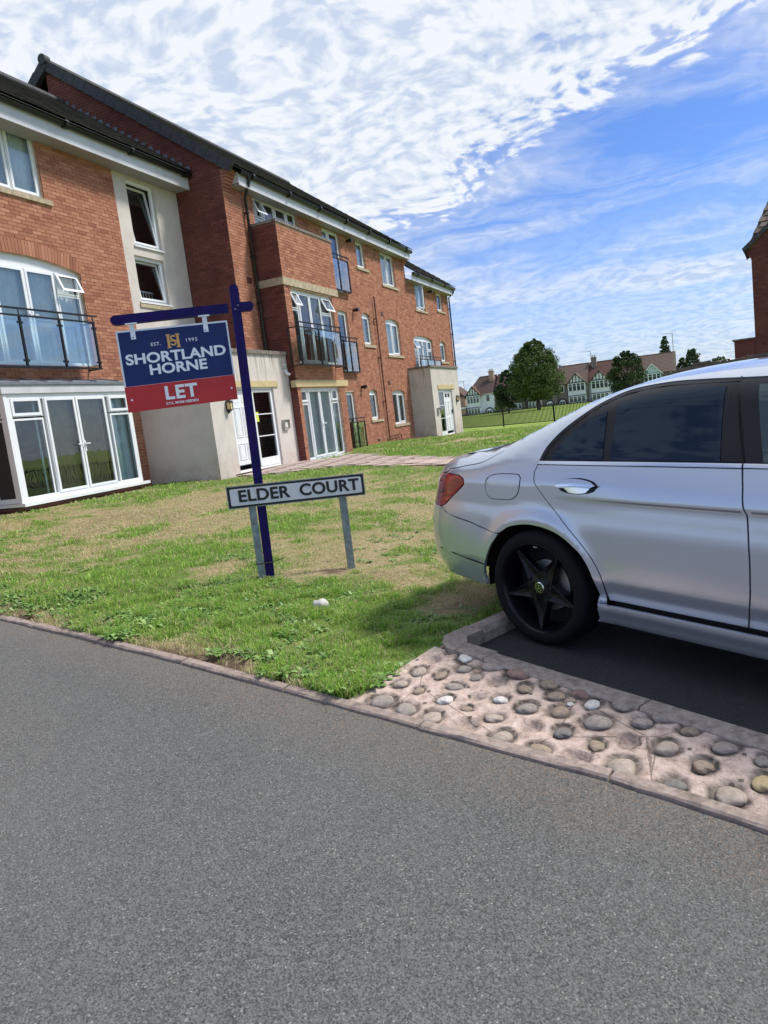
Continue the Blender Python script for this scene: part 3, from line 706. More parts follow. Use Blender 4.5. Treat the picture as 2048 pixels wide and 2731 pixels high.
def railing(P, u0, u1, z0, z1, d, posts, side=True, name='balcony_railing', rail2=.13, glass=True):
    mb = MB(); r = .018
    P.B(mb, u0 - .02, u1 + .08, z1 - .03, z1, d - .02, d + .022)                    # handrail
    P.B(mb, u0, u1, z1 - rail2 - .028, z1 - rail2, d - .015, d + .015)
    P.B(mb, u0, u1, z0, z0 + .035, d - .02, d + .02)
    if side:
        for u in (u0, u1):
            P.B(mb, u - .016, u + .016, z1 - rail2 - .03, z1 - rail2, .0, d - .015); P.B(mb, u - .016, u + .016, z0, z0 + .03, .0, d - .02)
            P.B(mb, u - .016, u + .016, z0 + .03, z1 - rail2 - .03, .0, .03)
    w = mb.done(name, M_RAILM, bld)
    for q in posts:
        m2 = MB(); P.B(m2, q - .02, q + .02, z0 + .036, z1 - rail2 - .03, d - .02, d + .02); P.B(m2, q - .008, q + .008, z1 - rail2, z1 - .03, d - .008, d + .008)
        for zz_ in (z0 + .14, z1 - rail2 - .14):
            for s in (-.045, .045): P.B(m2, q + s - .02, q + s + .02, zz_ - .02, zz_ + .02, d - .022, d + .012)
        m2.done('post', M_RAILM, w)
    if glass:
        ps = sorted(posts)
        for a, b in zip(ps[:-1], ps[1:]):
            m2 = MB(); m2.add([P(a + .035, z0 + .05, d), P(b - .035, z0 + .05, d), P(b - .035, z1 - rail2 - .045, d), P(a + .035, z1 - rail2 - .045, d)], [(0, 1, 2, 3) if P.du.cross(Vector((0, 0, 1))).dot(P.n) > 0 else (3, 2, 1, 0)]); m2.done('glass_panel', M_GLASSB, w)
    return w
def bx(name, a, b, m, label=None, kind=None):
    return MB().box(a, b).done(name, m, bld, kind=kind, label=label)
ZG = -.1
# ---- openings
PM = FX(XM); PB = FX(XB); PLf = FX(XL); PW = FX(XW); PP1 = FX(XP1); PP2 = FX(XP2); PR = FX(XR)
hM = [(24.10, 24.82, 6.76, 7.68), (26.32, 27.72, 6.43, 7.66), (23.90, 24.62, 4.06, 5.19), (26.10, 27.52, 3.77, 5.16), (23.76, 24.46, 1.40, 2.48), (25.95, 27.32, 1.11, 2.43),
      (21.5, 22.78, 5.72, 7.66), (21.92, 22.66, 3.06, 5.08), (21.80, 22.46, .42, 2.42), (17.48, 19.90, 5.8, 7.72),
      (29.95, 31.15, 5.80, 6.98), (32.95, 33.78, 6.02, 6.84), (29.10, 31.60, 3.30, 4.70), (32.70, 33.52, 3.66, 4.62)]
hB = [(17.28, 19.68, .52, 2.50), (17.42, 19.93, 3.16, 5.14)]
hL = [(9.28, 12.28, 3.28, 5.40), (9.95, 11.66, 6.60, 7.86)]
YE0, YE1 = 28.95, 34.75
# main wall lower (both blocks) up to far eaves, then main block up to eaves
wall('main_wall', PM, 16.1, YE0, ZG, 7.75, [h for h in hM if h[0] < YE0], M_MORT)
wall('lower_block_wall', PM, YE0, YE1, ZG, 7.0, [h for h in hM if h[0] > YE0], M_MORT)
hMb = [list(h) for h in hM]
lint_holes = []
bricks(PM, 16.1, YE0, .375, 7.75, hM, M_BRICK); bricks(PM, YE0, YE1, .3, 6.85, hM, M_BRICK)
# projecting bay
wall('bay_wall', PB, 17.1, 20.08, ZG, 5.2, hB, M_MORT)
wall('parapet_wall', FX(XB + .004), 17.1, 20.33, 5.38, 6.77, [], M_MORT)
PS = FYp(17.1)
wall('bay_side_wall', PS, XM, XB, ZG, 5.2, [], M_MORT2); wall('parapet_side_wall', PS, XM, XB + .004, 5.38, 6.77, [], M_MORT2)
bx('bay_core', (XM, 20.06, ZG), (XB - .002, 20.079, 5.2), M_MORT); bx('parapet_core', (XM, 20.30, 5.2), (XB, 20.329, 6.76), M_MORT)
bx('terrace_floor', (XM - .0, 17.12, 5.25), (XB - .02, 20.29, 5.36), M_COPE)
bricks(PB, 17.1, 20.08, .40, 5.2, hB + [(16.9, 20.3, 2.52, 2.71)], M_BRICK); bricks(FX(XB + .004), 17.1, 20.33, 5.38, 6.77, [], M_BRICK)
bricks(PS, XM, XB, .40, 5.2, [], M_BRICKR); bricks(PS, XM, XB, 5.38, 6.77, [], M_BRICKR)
lintel(PB, 16.98, 20.25, 2.525, 2.70, 3, .05); lintel(PB, 17.06, 20.33, 5.19, 5.38, 8, .045, M_SILL)
mb = MB(); mb.box((XM, 17.04, 5.192), (XB + .03, 17.10, 5.378)); mb.done('lintel', M_SILL, bld)
bx('coping', (XB - .16, 17.05, 6.775), (XB + .045, 20.37, 6.84), M_COPE); bx('coping', (XM + .01, 17.05, 6.775), (XB - .162, 17.24, 6.84), M_COPE)
# left wall
wall('left_wall', PLf, 2.0, 13.76, ZG, 7.95, hL, M_MORT)
bricks(PLf, 6.7, 13.76, .30, 7.9, hL + [(9.0, 12.6, .2, 2.95)], M_BRICK)
hR = [(14.22, 15.20, 6.15, 7.66), (14.12, 15.16, 4.84, 5.91)]
wall('render_wall', PR, 13.76, 16.1, ZG, 7.95, hR, M_REND, reveal=.12)
bx('render_return', (XR - .1, 13.74, 3.3), (XR + .001, 13.762, 7.95), M_REND)
# gable wall of the main block, facing the left block
PG = FYp(16.1)
gz = lambda x: 7.98 + (-9.95 - x) * .752
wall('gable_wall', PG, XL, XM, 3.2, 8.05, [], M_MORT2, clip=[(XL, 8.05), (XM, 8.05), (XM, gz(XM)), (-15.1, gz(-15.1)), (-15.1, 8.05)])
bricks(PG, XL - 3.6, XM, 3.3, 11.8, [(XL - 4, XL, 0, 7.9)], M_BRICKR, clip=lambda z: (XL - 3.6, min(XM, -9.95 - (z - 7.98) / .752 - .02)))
# corbelled kneeler
for i in range(5):
    z = 7.50 + i * .075; MB().box((XM + .01, 16.1 - .012, z), (XM + .035 + i * .036, 16.42, z + .066)).done('corbel_brick', M_BRICK, bld)
    MB().box((XM + .01, YE0 - .3, z - .02), (XM + .035 + i * .036, YE0 + .012, z + .046)).done('corbel_brick', M_BRICK, bld)
MB().box((XM + .01, 16.1 - .012, 7.875), (XM + .24, 16.42, 8.0)).done('corbel_brick', M_BRICK, bld)
# solid core so nothing shows through, and back
bx('core', (-20.2, 2.0, ZG), (XL - .75, 16.2, 7.9), M_ROOM); bx('core', (-20.3, 16.2, ZG), (XM - .75, YE0 - .1, 7.8), M_ROOM); bx('core', (-20.3, YE0 - .1, ZG), (XM - .75, YE1 - .02, 6.9), M_ROOM)
bx('end_wall', (-20.4, YE1 - .02, ZG), (XM - .001, YE1, 7.0), M_BRICK); bx('back_wall', (-20.5, 2.0, ZG), (-20.3, YE1, 7.0), M_BRICK)
mbx = MB(); mbx.add([(XM, YE0, 6.9), (XM, YE0, gz(XM)), (-15.1, YE0, 11.7), (-20.4, YE0, 7.8), (-20.4, YE0, 6.9)], [(0, 1, 2, 3, 4)]).done('far_gable_wall', M_BRICK, bld)

# ---- roofs: tiles laid one by one
def roof(x0, z0, x1, z1, y0, y1, n_ind=0, m=M_TILE, gauge=.30, w=.30):
    L = math.hypot(x1 - x0, z1 - z0); d = Vector((x1 - x0, 0, z1 - z0)) / L; n = Vector((-d.z, 0, d.x)); n = -n if n.z < 0 else n; o = Vector((x0, 0, z0)); rows = int(L / gauge); V = []; F = []; c = 0
    tiles = []
    for r in range(rows + 1):
        y = y0 - (r % 2) * w / 2
        while y < y1:
            a = max(y, y0); b = min(y + w - .006, y1)
            if b - a > .05: tiles.append((r, a, b))
            y += w
    tiles.sort(key=lambda t: (t[0] > 8, abs(t[1] - 11)))
    for i, (r, a, b) in enumerate(tiles):
        j = random.uniform(-.003, .004); s0 = r * gauge; s1 = min(s0 + gauge + .05, L)
        q = [o + d * s0 + n * (.052 + j), o + d * s1 + n * (.024 + j), o + d * s0 + n * (.028 + j), o + d * s1 + n * .0]
        vs = [(q[k].x, yy, q[k].z) for yy in (a, b) for k in (0, 1, 3, 2)]
        fs = [(0, 1, 5, 4), (3, 0, 4, 7), (0, 3, 2, 1), (4, 5, 6, 7)]
        if i < n_ind: obj('roof_tile', vs, fs, m, bld)
        else:
            V += vs; F += [tuple(k + c for k in f) for f in fs]; c += 8
    npobj('roof_tiling', V, F, m, bld, kind='stuff')
    MB().add([(x0 + .05, y0, z0 - .05), (x0 + .05, y1, z0 - .05), (x1, y1, z1), (x1, y0, z1)], [(0, 1, 2, 3)]).done('roof_underlay', M_VERGE, bld)
roof(-11.02, 8.10, -14.75, 10.72, 2.0, 16.08, 290); 
obj('roof_slope', [(-14.75, 2, 10.72), (-14.75, 16.08, 10.72), (-19.2, 16.08, 7.9), (-19.2, 2, 7.9)], [(0, 1, 2, 3)], M_TILE, bld)
roof(-9.80, 8.02, -15.08, 11.84, 16.02, YE0 + .1)
obj('roof_slope', [(-15.08, 16.02, 11.84), (-15.08, YE0 + .1, 11.84), (-20.6, YE0 + .1, 7.9), (-20.6, 16.02, 7.9)], [(0, 1, 2, 3)], M_TILE, bld)
roof(-9.80, 7.20, -15.08, 11.02, YE0 + .02, YE1 + .15)
obj('roof_slope', [(-15.08, YE0 + .1, 11.02), (-15.08, YE1 + .15, 11.02), (-20.6, YE1 + .15, 7.1), (-20.6, YE0 + .1, 7.1)], [(0, 1, 2, 3)], M_TILE, bld)
# ridge tiles
for (xr, zr, ya, yb) in ((-14.75, 10.74, 2, 16.05), (-15.08, 11.86, 16.02, YE0 + .1), (-15.08, 11.04, YE0 + .1, YE1 + .1)):
    y = ya
    while y < yb - .1:
        y2 = min(y + .44, yb); MB().tube([(xr, y, zr - .02), (xr, y2, zr - .02)], .12, 10).done('ridge_tile', M_VERGE, bld); y += .45
# verge units on the gable
nv_ = 17; d = Vector((-15.1 + 9.82, 0, 11.86 - 8.02)); L = d.length; d.normalize(); nn_ = Vector((.588, 0, .809))
for i in range(nv_):
    a = Vector((-9.80, 0, 8.0)) + d * (L * i / nv_); b = Vector((-9.80, 0, 8.0)) + d * (L * (i + 1) / nv_ - .01); dn = nn_ * -.19; up = nn_ * .075; k = .012 * (1)
    vs = []
    for y in (15.99 - .0, 16.12):
        for q in (a + dn * .9, b + dn, b + up * .75, a + up): vs.append((q.x, y, q.z))
    fixn(obj('verge_tile', vs, [(0, 1, 2, 3), (7, 6, 5, 4), (0, 4, 5, 1), (1, 5, 6, 2), (2, 6, 7, 3), (3, 7, 4, 0)], M_VERGE, bld))
for i in range(6):   # start of the far slope's verge below the peak
    a = Vector((-15.1, 0, 11.86)) + Vector((-.809, 0, -.588)) * (.4 * i); b = a + Vector((-.809, 0, -.588)) * .39; vs = []
    for y in (15.97, 16.12):
        for q in (a + Vector((.10, 0, -.16)), b + Vector((.10, 0, -.16)), b + Vector((-.03, 0, .05)), a + Vector((-.045, 0, .065))): vs.append((q.x, y, q.z))
    fixn(obj('verge_tile', vs, [(0, 1, 2, 3), (7, 6, 5, 4), (0, 4, 5, 1), (1, 5, 6, 2), (2, 6, 7, 3), (3, 7, 4, 0)], M_VERGE, bld))
MB().tube([(-15.08, 15.93, 11.90), (-15.08, 16.12, 11.90)], .13, 12).done('ridge_end_cap', M_VERGE, bld)
# stepped lead flashing between left roof and gable
for i in range(18):
    t0 = i / 18; x = -11.05 - 3.7 * t0; z = 8.10 + 2.62 * t0; MB().box((x - .21, 16.07, z - .02), (x, 16.092, z + .17)).done('flashing', M_LEAD, bld)
# eaves: soffit, fascia, gutter
def eaves(xw, xf, y0, y1, z0, z1, zg):
    bx('soffit', (xw, y0, z0 + .0), (xf, y1, z0 + .025), M_SOFF); bx('fascia', (xf, y0, z0 - .01), (xf + .022, y1, z1), M_FASC)
    mb = MB(); K = 10; V = []
    for y in (y0 - .02, y1 + .02):
        for i in range(K + 1):
            a = PI + PI * i / K; V.append((xf + .085 + .064 * math.cos(a), y, zg + .10 * math.sin(a)))
    F = [(i, i + 1, K + 2 + i, K + 1 + i) for i in range(K)]; V2 = [(xf + .085 + (v[0] - xf - .085) * .85, v[1], zg + (v[2] - zg) * .85 + .004) for v in V]
    n = len(V); F += [tuple(n + q for q in reversed(f)) for f in F[:K]] + [(0, K + 1, n + K + 1, n), (K, n + K, n + 2 * K + 1, 2 * K + 1)] + [tuple(range(K, -1, -1)), tuple(range(K + 1, 2 * K + 2))]
    gt = mb.add(V + V2, F).done('gutter', M_BLK, bld)
    y = y0 + .5
    while y < y1:
        MB().tube([(xf + .085, y, zg - .03), (xf + .085, y + .10, zg - .03)], .095, 10).done('gutter_joint', M_BLK, gt); y += 1.9
eaves(XL - .05, -11.17, 2.0, 16.08, 7.72, 8.01, 8.08)
eaves(XM - .05, -9.92, 16.45, YE0 + .02, 7.66, 7.92, 7.985); bx('fascia_box', (XM + .02, 16.425, 7.70), (-9.90, 16.60, 7.95), M_FASC)
eaves(XM - .05, -9.92, YE0 - .0, YE1 + .1, 6.86, 7.09, 7.16)
# downpipes
def pipe(pts, r=.034, m=M_BLK, clips=()):
    o = autosmooth(MB().tube(pts, r, 10).done('downpipe', m, bld), 50)
    for z in clips: MB().box((pts[-1][0] - .07, pts[-1][1] - .05, z), (pts[-1][0] + .045, pts[-1][1] + .05, z + .035)).done('clip', m, o)
pipe([(-9.84, 16.83, 7.93), (-9.84, 16.83, 7.80), (-10.10, 16.97, 7.48), (-10.11, 16.98, 3.42)], .04, clips=(7.1, 6.0, 4.8))
pipe([(-9.84, YE1 - .1, 7.1), (-9.84, YE1 - .1, 6.95), (-10.10, YE1 - .1, 6.75), (-10.11, YE1 - .1, .3)], clips=(6.2, 5.0, 3.7))
pipe([(-10.11, 25.05, 5.82), (-10.11, 25.02, 3.2), (-10.11, 24.98, .62)], .026, M_PIPE, (5.0, 3.6, 2.0)); 
pipe([(-10.11, 24.98, .70), (-10.11, 25.9, .72), (-10.11, 26.2, .72), (-10.11, 26.25, .45)], .018, M_PIPE); pipe([(-10.11, 24.9, .60), (-10.02, 25.4, .62), (-10.02, 25.45, .42)], .018, M_PIPE)
# flat brown boards leaning at the wall foot
for i in range(4):
    MB().box((-10.0, 25.35 + i * .46, .47), (-9.35, 25.79 + i * .46, .51), T=lambda a, b, c: (a, b, c + (-9.9 - a) * .12)).done('ground_board', M_PIPE, bld)
for (y, z) in ((23.35, 7.50), (23.2, 5.18), (23.1, 2.56), (31.75, 6.72)):     # round boiler flues
    o = MB(); o.tube([(XM, y, z), (XM + .10, y, z)], .05, 12); o.tube([(XM + .10, y, z), (XM + .22, y, z)], .062, 12); autosmooth(o.done('flue', M_BLK, bld))
for (y, z) in ((25.86, 5.28), (25.76, 2.70), (16.75, 5.38)): bx('air_vent', (XM, y - .10, z - .06), (XM + .03, y + .10, z + .08), M_PIPE)
bx('air_vent', (XM, 24.0, .62), (XM + .02, 24.22, .69), M_BLK)

# ---- windows of the main wall
def pair(u0, u1, z0, z1): mid = (u0 + u1) / 2; return [(u0 + .06, mid - .03, z0 + .06, z1 - .06, 'fix'), (mid + .03, u1 - .06, z0 + .06, z1 - .06, 'sash')]
one = lambda u0, u1, z0, z1, k='sash': [(u0 + .05, u1 - .05, z0 + .05, z1 - .05, k)]
C = M_CURT
window(PM, *hM[0], one(*hM[0]), curtain=[(24.15, 24.8, 6.8, 7.64, C)]); sill(PM, 23.95, 25.03, 6.67, 6.755)
window(PM, *hM[1], pair(*hM[1]), curtain=[(26.4, 27.65, 6.5, 7.6, C)]); sill(PM, 26.2, 27.95, 6.34, 6.425)
def archwin(h, rise, pairq, cur, spr=None, **k):
    u0, u1, z0, zc = h; zs = zc - rise; L_ = pair(u0, u1, z0, zs) if pairq else one(u0, u1, z0, zs)
    window(PM, u0, u1, z0, zs, L_, rise=rise, curtain=cur, **k); voussoirs(PM, u0, u1, zs, rise)
archwin(hM[2], .10, False, [(23.95, 24.58, 4.1, 5.05, C)]); sill(PM, 23.78, 24.86, 3.965, 4.055)
archwin(hM[3], .12, True, [(26.15, 27.45, 3.8, 5.0, C)]); sill(PM, 25.98, 27.68, 3.675, 3.765)
archwin(hM[4], .10, False, None); sill(PM, 23.64, 24.76, 1.305, 1.395)
archwin(hM[5], .10, True, [(26.0, 26.5, 1.2, 2.3, C), (26.75, 27.25, 1.2, 2.3, C)]); sill(PM, 25.83, 27.46, 1.01, 1.10)
window(PM, *hM[6], [(21.56, 22.0, 6.95, 7.60, 'sash'), (21.56, 22.0, 5.78, 6.88, 'fix'), (22.08, 22.72, 5.78, 7.60, 'sash')], curtain=[(21.55, 22.0, 5.8, 7.6, C)])
railing(PM, 21.45, 22.98, 5.70, 6.87, .14, [21.50, 22.20, 22.93])
window(PM, *hM[7], one(*hM[7]), curtain=None); railing(PM, 21.80, 22.92, 3.04, 4.21, .14, [21.85, 22.30, 22.87])
window(PM, *hM[8], one(*hM[8]), curtain=[(21.85, 22.1, .5, 2.4, C)]); railing(PM, 21.65, 22.78, .40, 1.54, .14, [21.72, 22.15, 22.73])
window(PM, *hM[9], [(17.54, 18.0, 7.22, 7.66, 'vent'), (17.54, 18.0, 5.86, 7.15, 'fix'), (18.06, 18.66, 5.86, 7.66, 'sash'), (18.72, 19.32, 5.86, 7.66, 'sash'), (19.38, 19.84, 7.22, 7.66, 'sash'), (19.38, 19.84, 5.86, 7.15, 'fix')], curtain=[(17.6, 18.0, 5.9, 7.6, C)])
window(PM, *hM[10], one(*hM[10], 'side') if False else [(30.0, 30.55, 5.86, 6.92, 'side'), (30.60, 31.10, 5.86, 6.92, 'fix')], curtain=[(30.0, 31.1, 5.85, 6.95, C)]); sill(PM, 29.75, 31.38, 5.715, 5.795)
window(PM, *hM[11], one(*hM[11])); sill(PM, 32.8, 34.1, 5.935, 6.015)
def bigarch(P, h, rise, cols, vents, back=None, **k):
    u0, u1, z0, zc = h; zs = zc - rise; zt_ = zs - .45; L_ = []
    a, b, c, d = cols
    for s0, s1, op in ((u0 + .06, a - .03, vents[0]), (d + .03, u1 - .06, vents[1])):
        L_.append((s0, s1, zt_, zs - .06, 'vent' if op else 'sash')); L_.append((s0, s1, z0 + .06, zt_ - .05, 'fix'))
    L_.append((a + .03, b - .01, z0 + .05, zs - .06, 'sash')); L_.append((c + .01, d - .03, z0 + .05, zs - .06, 'sash'))
    return window(P, u0, u1, z0, zs, L_, rise=rise, handles=((b - .035, z0 + .95), (c + .035, z0 + .95)), **k)
bigarch(PM, hM[12], .12, (29.72, 30.34, 30.36, 30.98), (1, 0), curtain=[(29.2, 31.5, 3.4, 4.5, C)]); voussoirs(PM, 29.10, 31.60, 4.58, .12)
archwin(hM[13], .09, False, [(32.8, 33.1, 3.7, 4.5, C)]); sill(PM, 32.62, 33.78, 3.57, 3.655)
# bay windows
h = hB[0]; w = window(PB, *h, [(17.34, 17.72, 2.13, 2.44, 'sash'), (17.34, 17.72, .58, 2.06, 'fix'), (17.80, 18.44, .58, 2.44, 'sash'), (18.46, 19.12, .58, 2.44, 'sash'), (19.22, 19.62, 2.13, 2.44, 'sash'), (19.22, 19.62, .58, 2.06, 'fix')],
           handles=((18.402, 1.45), (18.501, 1.45)), cill=(17.18, 19.78, .46, .52, .07), curtain=[(17.34, 19.62, .56, 2.44, C)])
h = hB[1]; w = window(PB, *h, [(17.48, 17.86, 4.66, 5.08, 'vent'), (17.48, 17.86, 3.22, 4.60, 'fix'), (17.94, 18.56, 3.22, 5.08, 'sash'), (18.58, 19.22, 3.22, 5.08, 'sash'), (19.30, 19.87, 4.66, 5.08, 'vent'), (19.30, 19.87, 3.22, 4.60, 'fix')],
           handles=((18.522, 4.1), (18.621, 4.1)), curtain=[(17.5, 18.3, 3.2, 5.1, M_CURTD), (18.9, 19.87, 3.2, 5.1, M_CURTD)])
railing(PB, 16.98, 19.60, 3.06, 4.20, .32, [17.03, 18.16, 19.54])
# left wall
voussoirs(PLf, 9.28, 12.28, 5.22, .18, .28)
bigarch(PLf, hL[0], .18, (10.12, 10.86, 10.88, 11.62), (0, 1), curtain=[(9.4, 12.2, 3.3, 5.15, C)])
railing(PLf, 9.1, 12.06, 3.17, 4.28, .37, [9.15, 10.18, 11.12, 12.02])
window(PLf, *hL[1], [(10.01, 10.42, 6.66, 7.80, 'fix'), (10.48, 10.92, 6.66, 7.80, 'sash'), (10.98, 11.60, 6.66, 7.80, 'sash')], curtain=[(10.0, 11.6, 6.65, 7.8, C)]); sill(PLf, 9.8, 11.83, 6.50, 6.595)
w = window(PR, *hR[0], [(14.28, 15.14, 6.21, 7.60, 'tilt')], cill=(14.17, 15.25, 6.11, 6.15, .04)); w = window(PR, *hR[1], [(14.18, 15.10, 4.90, 5.85, 'tilt')], cill=(14.07, 15.21, 4.80, 4.84, .04)); sill(PR, 14.05, 15.2, 4.70, 4.795, .03)
mb = MB(); 
for i in range(9): mb.box((XR - .46, 14.2 + i * .11, 4.86), (XR - .44, 14.225 + i * .11, 5.18))
mb.box((XR - .47, 14.16, 5.18), (XR - .43, 15.14, 5.22)).done('stair_banister', M_UPVC, bld)
# ---- white timber-framed bay on the left block
hW = (9.28, 12.40, .72, 2.66); 
bx('bay_plinth', (XL, 9.30, ZG), (XW - .03, 12.36, .66), M_MORT2)
bricks(FX(XW - .03), 9.30, 12.36, .38, .66, [], M_BRICKR); bricks(FYp(9.30), XL, XW - .03, .38, .66, [], M_BRICKR)
window(PW, *hW, [(9.38, 10.02, 2.27, 2.58, 'sash'), (9.38, 10.02, .80, 2.20, 'fix'), (10.12, 10.85, .80, 2.58, 'sash'), (10.87, 11.64, .80, 2.58, 'sash'), (11.76, 12.30, 2.27, 2.58, 'sash'), (11.76, 12.30, .80, 2.20, 'fix')], rec=0, fw=.09,
       handles=((10.802, 1.62), (10.921, 1.62)), cill=(9.22, 12.52, .66, .72, .09), name='bay_window', label='white bay window with curtains at the sides and blinds in the doors',
       curtain=[(9.40, 10.0, .8, 2.58, M_CURTT), (11.74, 12.05, .8, 2.58, M_CURTT), (12.05, 12.32, .8, 2.58, M_CURTT), (10.14, 10.84, .82, 2.56, M_BLIND), (10.88, 11.63, .82, 2.56, M_BLIND)])
PWs = FYp(9.28)
window(PWs, XL, XW - .064, .722, 2.66, [(XL + .08, XW - .16, 2.27, 2.58, 'fix'), (XL + .08, XW - .16, .80, 2.20, 'fix')], rec=0, fw=.09, name='bay_side_window', cill=(XL, XW - .002, .664, .718, .06), curtain=[(XL + .1, XW - .18, .8, 2.5, M_CURTT)])
bx('corner_post', (XW - .062, 9.24, .722), (XW + .012, 9.30, 2.66), M_UPVC)
bx('bay_side_panel', (XL, 12.38, .66), (XW - .02, 12.41, 2.66), M_UPVC)
bx('fascia', (XL, 9.20, 2.665), (XW + .045, 12.47, 2.81), M_FASC)
mb = MB(); ya, yb = 9.17, 12.50
mb.add([(XW + .07, ya, 2.815), (XW + .07, yb, 2.815), (XW + .07, yb, 2.865), (XW + .07, ya, 2.865), (XL + .01, ya + .1, 3.0), (XL + .01, yb - .1, 3.0), (XL + .01, ya + .1, 2.815), (XL + .01, yb - .1, 2.815)],
       [(0, 1, 2, 3), (3, 2, 5, 4), (1, 7, 5, 2), (0, 3, 4, 6), (0, 6, 7, 1)]).done('bay_roof', M_LEAD, bld)
for i in range(5): y = 9.6 + i * .62; MB().box((-.7, -.015, 0), (0, .015, .02), T=lambda a, b, c: (XW + .07 + a * .95, y + b, 2.87 - a * .19 + c)).done('lead_roll', M_LEAD, bld)
# ---- porches
def porch(name, P, xw, y0, y1, z0, zt_, ztc, hole, lint, lab):
    d = P.o.x - xw
    wall(name + '_front', P, y0, y1, z0, zt_, [hole], M_REND, reveal=.16)
    wall(name + '_side', FYp(y0), xw, P.o.x, z0 + .02, zt_, [], M_REND)
    bx(name + '_end', (xw, y1 - .02, z0), (P.o.x - .002, y1 - .001, zt_), M_REND)
    bx(name + '_roof', (xw, y0 + .02, zt_ - .1), (P.o.x - .02, y1 - .03, zt_ - .02), M_COPE)
    bx('coping', (P.o.x - .20, y0 - .05, zt_), (P.o.x + .05, y1 + .04, ztc), M_COPE); bx('coping', (xw, y0 - .05, zt_), (P.o.x - .202, y0 + .18, ztc), M_COPE); bx('coping', (xw, y1 - .16, zt_), (P.o.x - .202, y1 + .04, ztc), M_COPE)
    r = MB(); P.B(r, hole[0] - .2, hole[1] + .2, hole[2], hole[3], -.95, -.93); r.done('hall', M_ROOM, bld)
    r = MB(); P.B(r, hole[0] - .2, hole[1] + .2, hole[2] - .04, hole[2] - .01, -.95, .0); r.done('threshold', M_COPE, bld)
    lintel(P, *lint, 1, .035)
porch('porch', PP1, XL, 13.42, 17.08, .50, 3.38, 3.47, (14.22, 16.20, .57, 2.56), (14.15, 16.43, 2.565, 2.715), '')
bx('porch_plinth', (XL, 13.46, .0), (XP1 - .04, 17.08, .515), M_BRICKR)
porch('porch', PP2, XM, 28.02, 31.85, .10, 3.20, 3.28, (28.76, 30.72, .36, 2.30), (28.74, 31.05, 2.305, 2.49), '')
def panel_door(P, a, b, c, d, rec, glazed_top=False):
    mb = MB(); P.B(mb, a, b, c, d, -rec - .04, -rec); dr = mb.done('door', M_UPVC, bld)
    w = (b - a); h = d - c
    rows = [(.08, .30), (.38, .78)] if not glazed_top else [(.06, .34), (.42, .74)]
    for (r0, r1) in rows:
        for k in range(2):
            u0 = a + w * (.13 + k * .40); u1 = u0 + w * .32; m2 = MB(); frame_box(m2, P, u0, u1, c + h * r0, c + h * r1, .022, -rec, -rec + .014); P.B(m2, u0 + .05, u1 - .05, c + h * r0 + .05, c + h * r1 - .05, -rec, -rec + .010); m2.done('door_panel', M_UPVC, dr)
    for k in range(2):
        u0 = a + w * (.15 + k * .40); m2 = MB(); P.B(m2, u0, u0 + w * .28, c + h * .84, c + h * .93, -rec, -rec + .006); m2.done('door_glass', M_ROOM if glazed_top else M_UPVC, dr)
    m2 = MB(); P.B(m2, a + .01, b - .01, c + .0, c + .02, -rec, -rec + .02); P.B(m2, b - .07, b - .03, c + h * .43, c + h * .53, -rec, -rec + .05); m2.done('handle', M_RAILM, dr)
def glazed(P, a, b, c, d, rec, foot=.16):
    mb = MB(); frame_box(mb, P, a, b, c, d, .06, -rec - .05, -rec + .01, wb=foot)
    zs = [c + foot + (d - .06 - c - foot) * k / 3 for k in range(4)]
    for z in zs[1:3]: P.B(mb, a + .06, b - .06, z - .012, z + .012, -rec - .03, -rec + .0)
    w = mb.done('door_side_screen', M_UPVC, bld)
    for i in range(3): m2 = MB(); m2.add([P(a + .06, zs[i] + .012, -rec - .015), P(b - .06, zs[i] + .012, -rec - .015), P(b - .06, zs[i + 1] - .012, -rec - .015), P(a + .06, zs[i + 1] - .012, -rec - .015)], [(0, 1, 2, 3) if P.du.cross(Vector((0, 0, 1))).dot(P.n) > 0 else (3, 2, 1, 0)]); m2.done('pane', M_GLASS, w)
    return w
mb = MB(); frame_box(mb, PP1, 14.22, 16.20, .57, 2.56, .05, -.13, -.05); mb.done('door_frame', M_UPVC, bld)
panel_door(PP1, 14.28, 15.16, .72, 2.50, .07); w = glazed(PP1, 15.22, 16.14, .62, 2.50, .05, .20)
m2 = MB(); PP1.B(m2, 15.30, 15.42, 1.72, 1.96, -.058, -.052); m2.done('yellow_notice', mat('notice_yellow', (.65, .70, .12), .6), w)
mb = MB(); frame_box(mb, PP2, 28.76, 30.72, .36, 2.30, .05, -.13, -.05); mb.done('door_frame', M_UPVC, bld)
glazed(PP2, 28.82, 29.62, .41, 2.24, .05, .14); panel_door(PP2, 29.68, 30.66, .50, 2.24, .07, True)
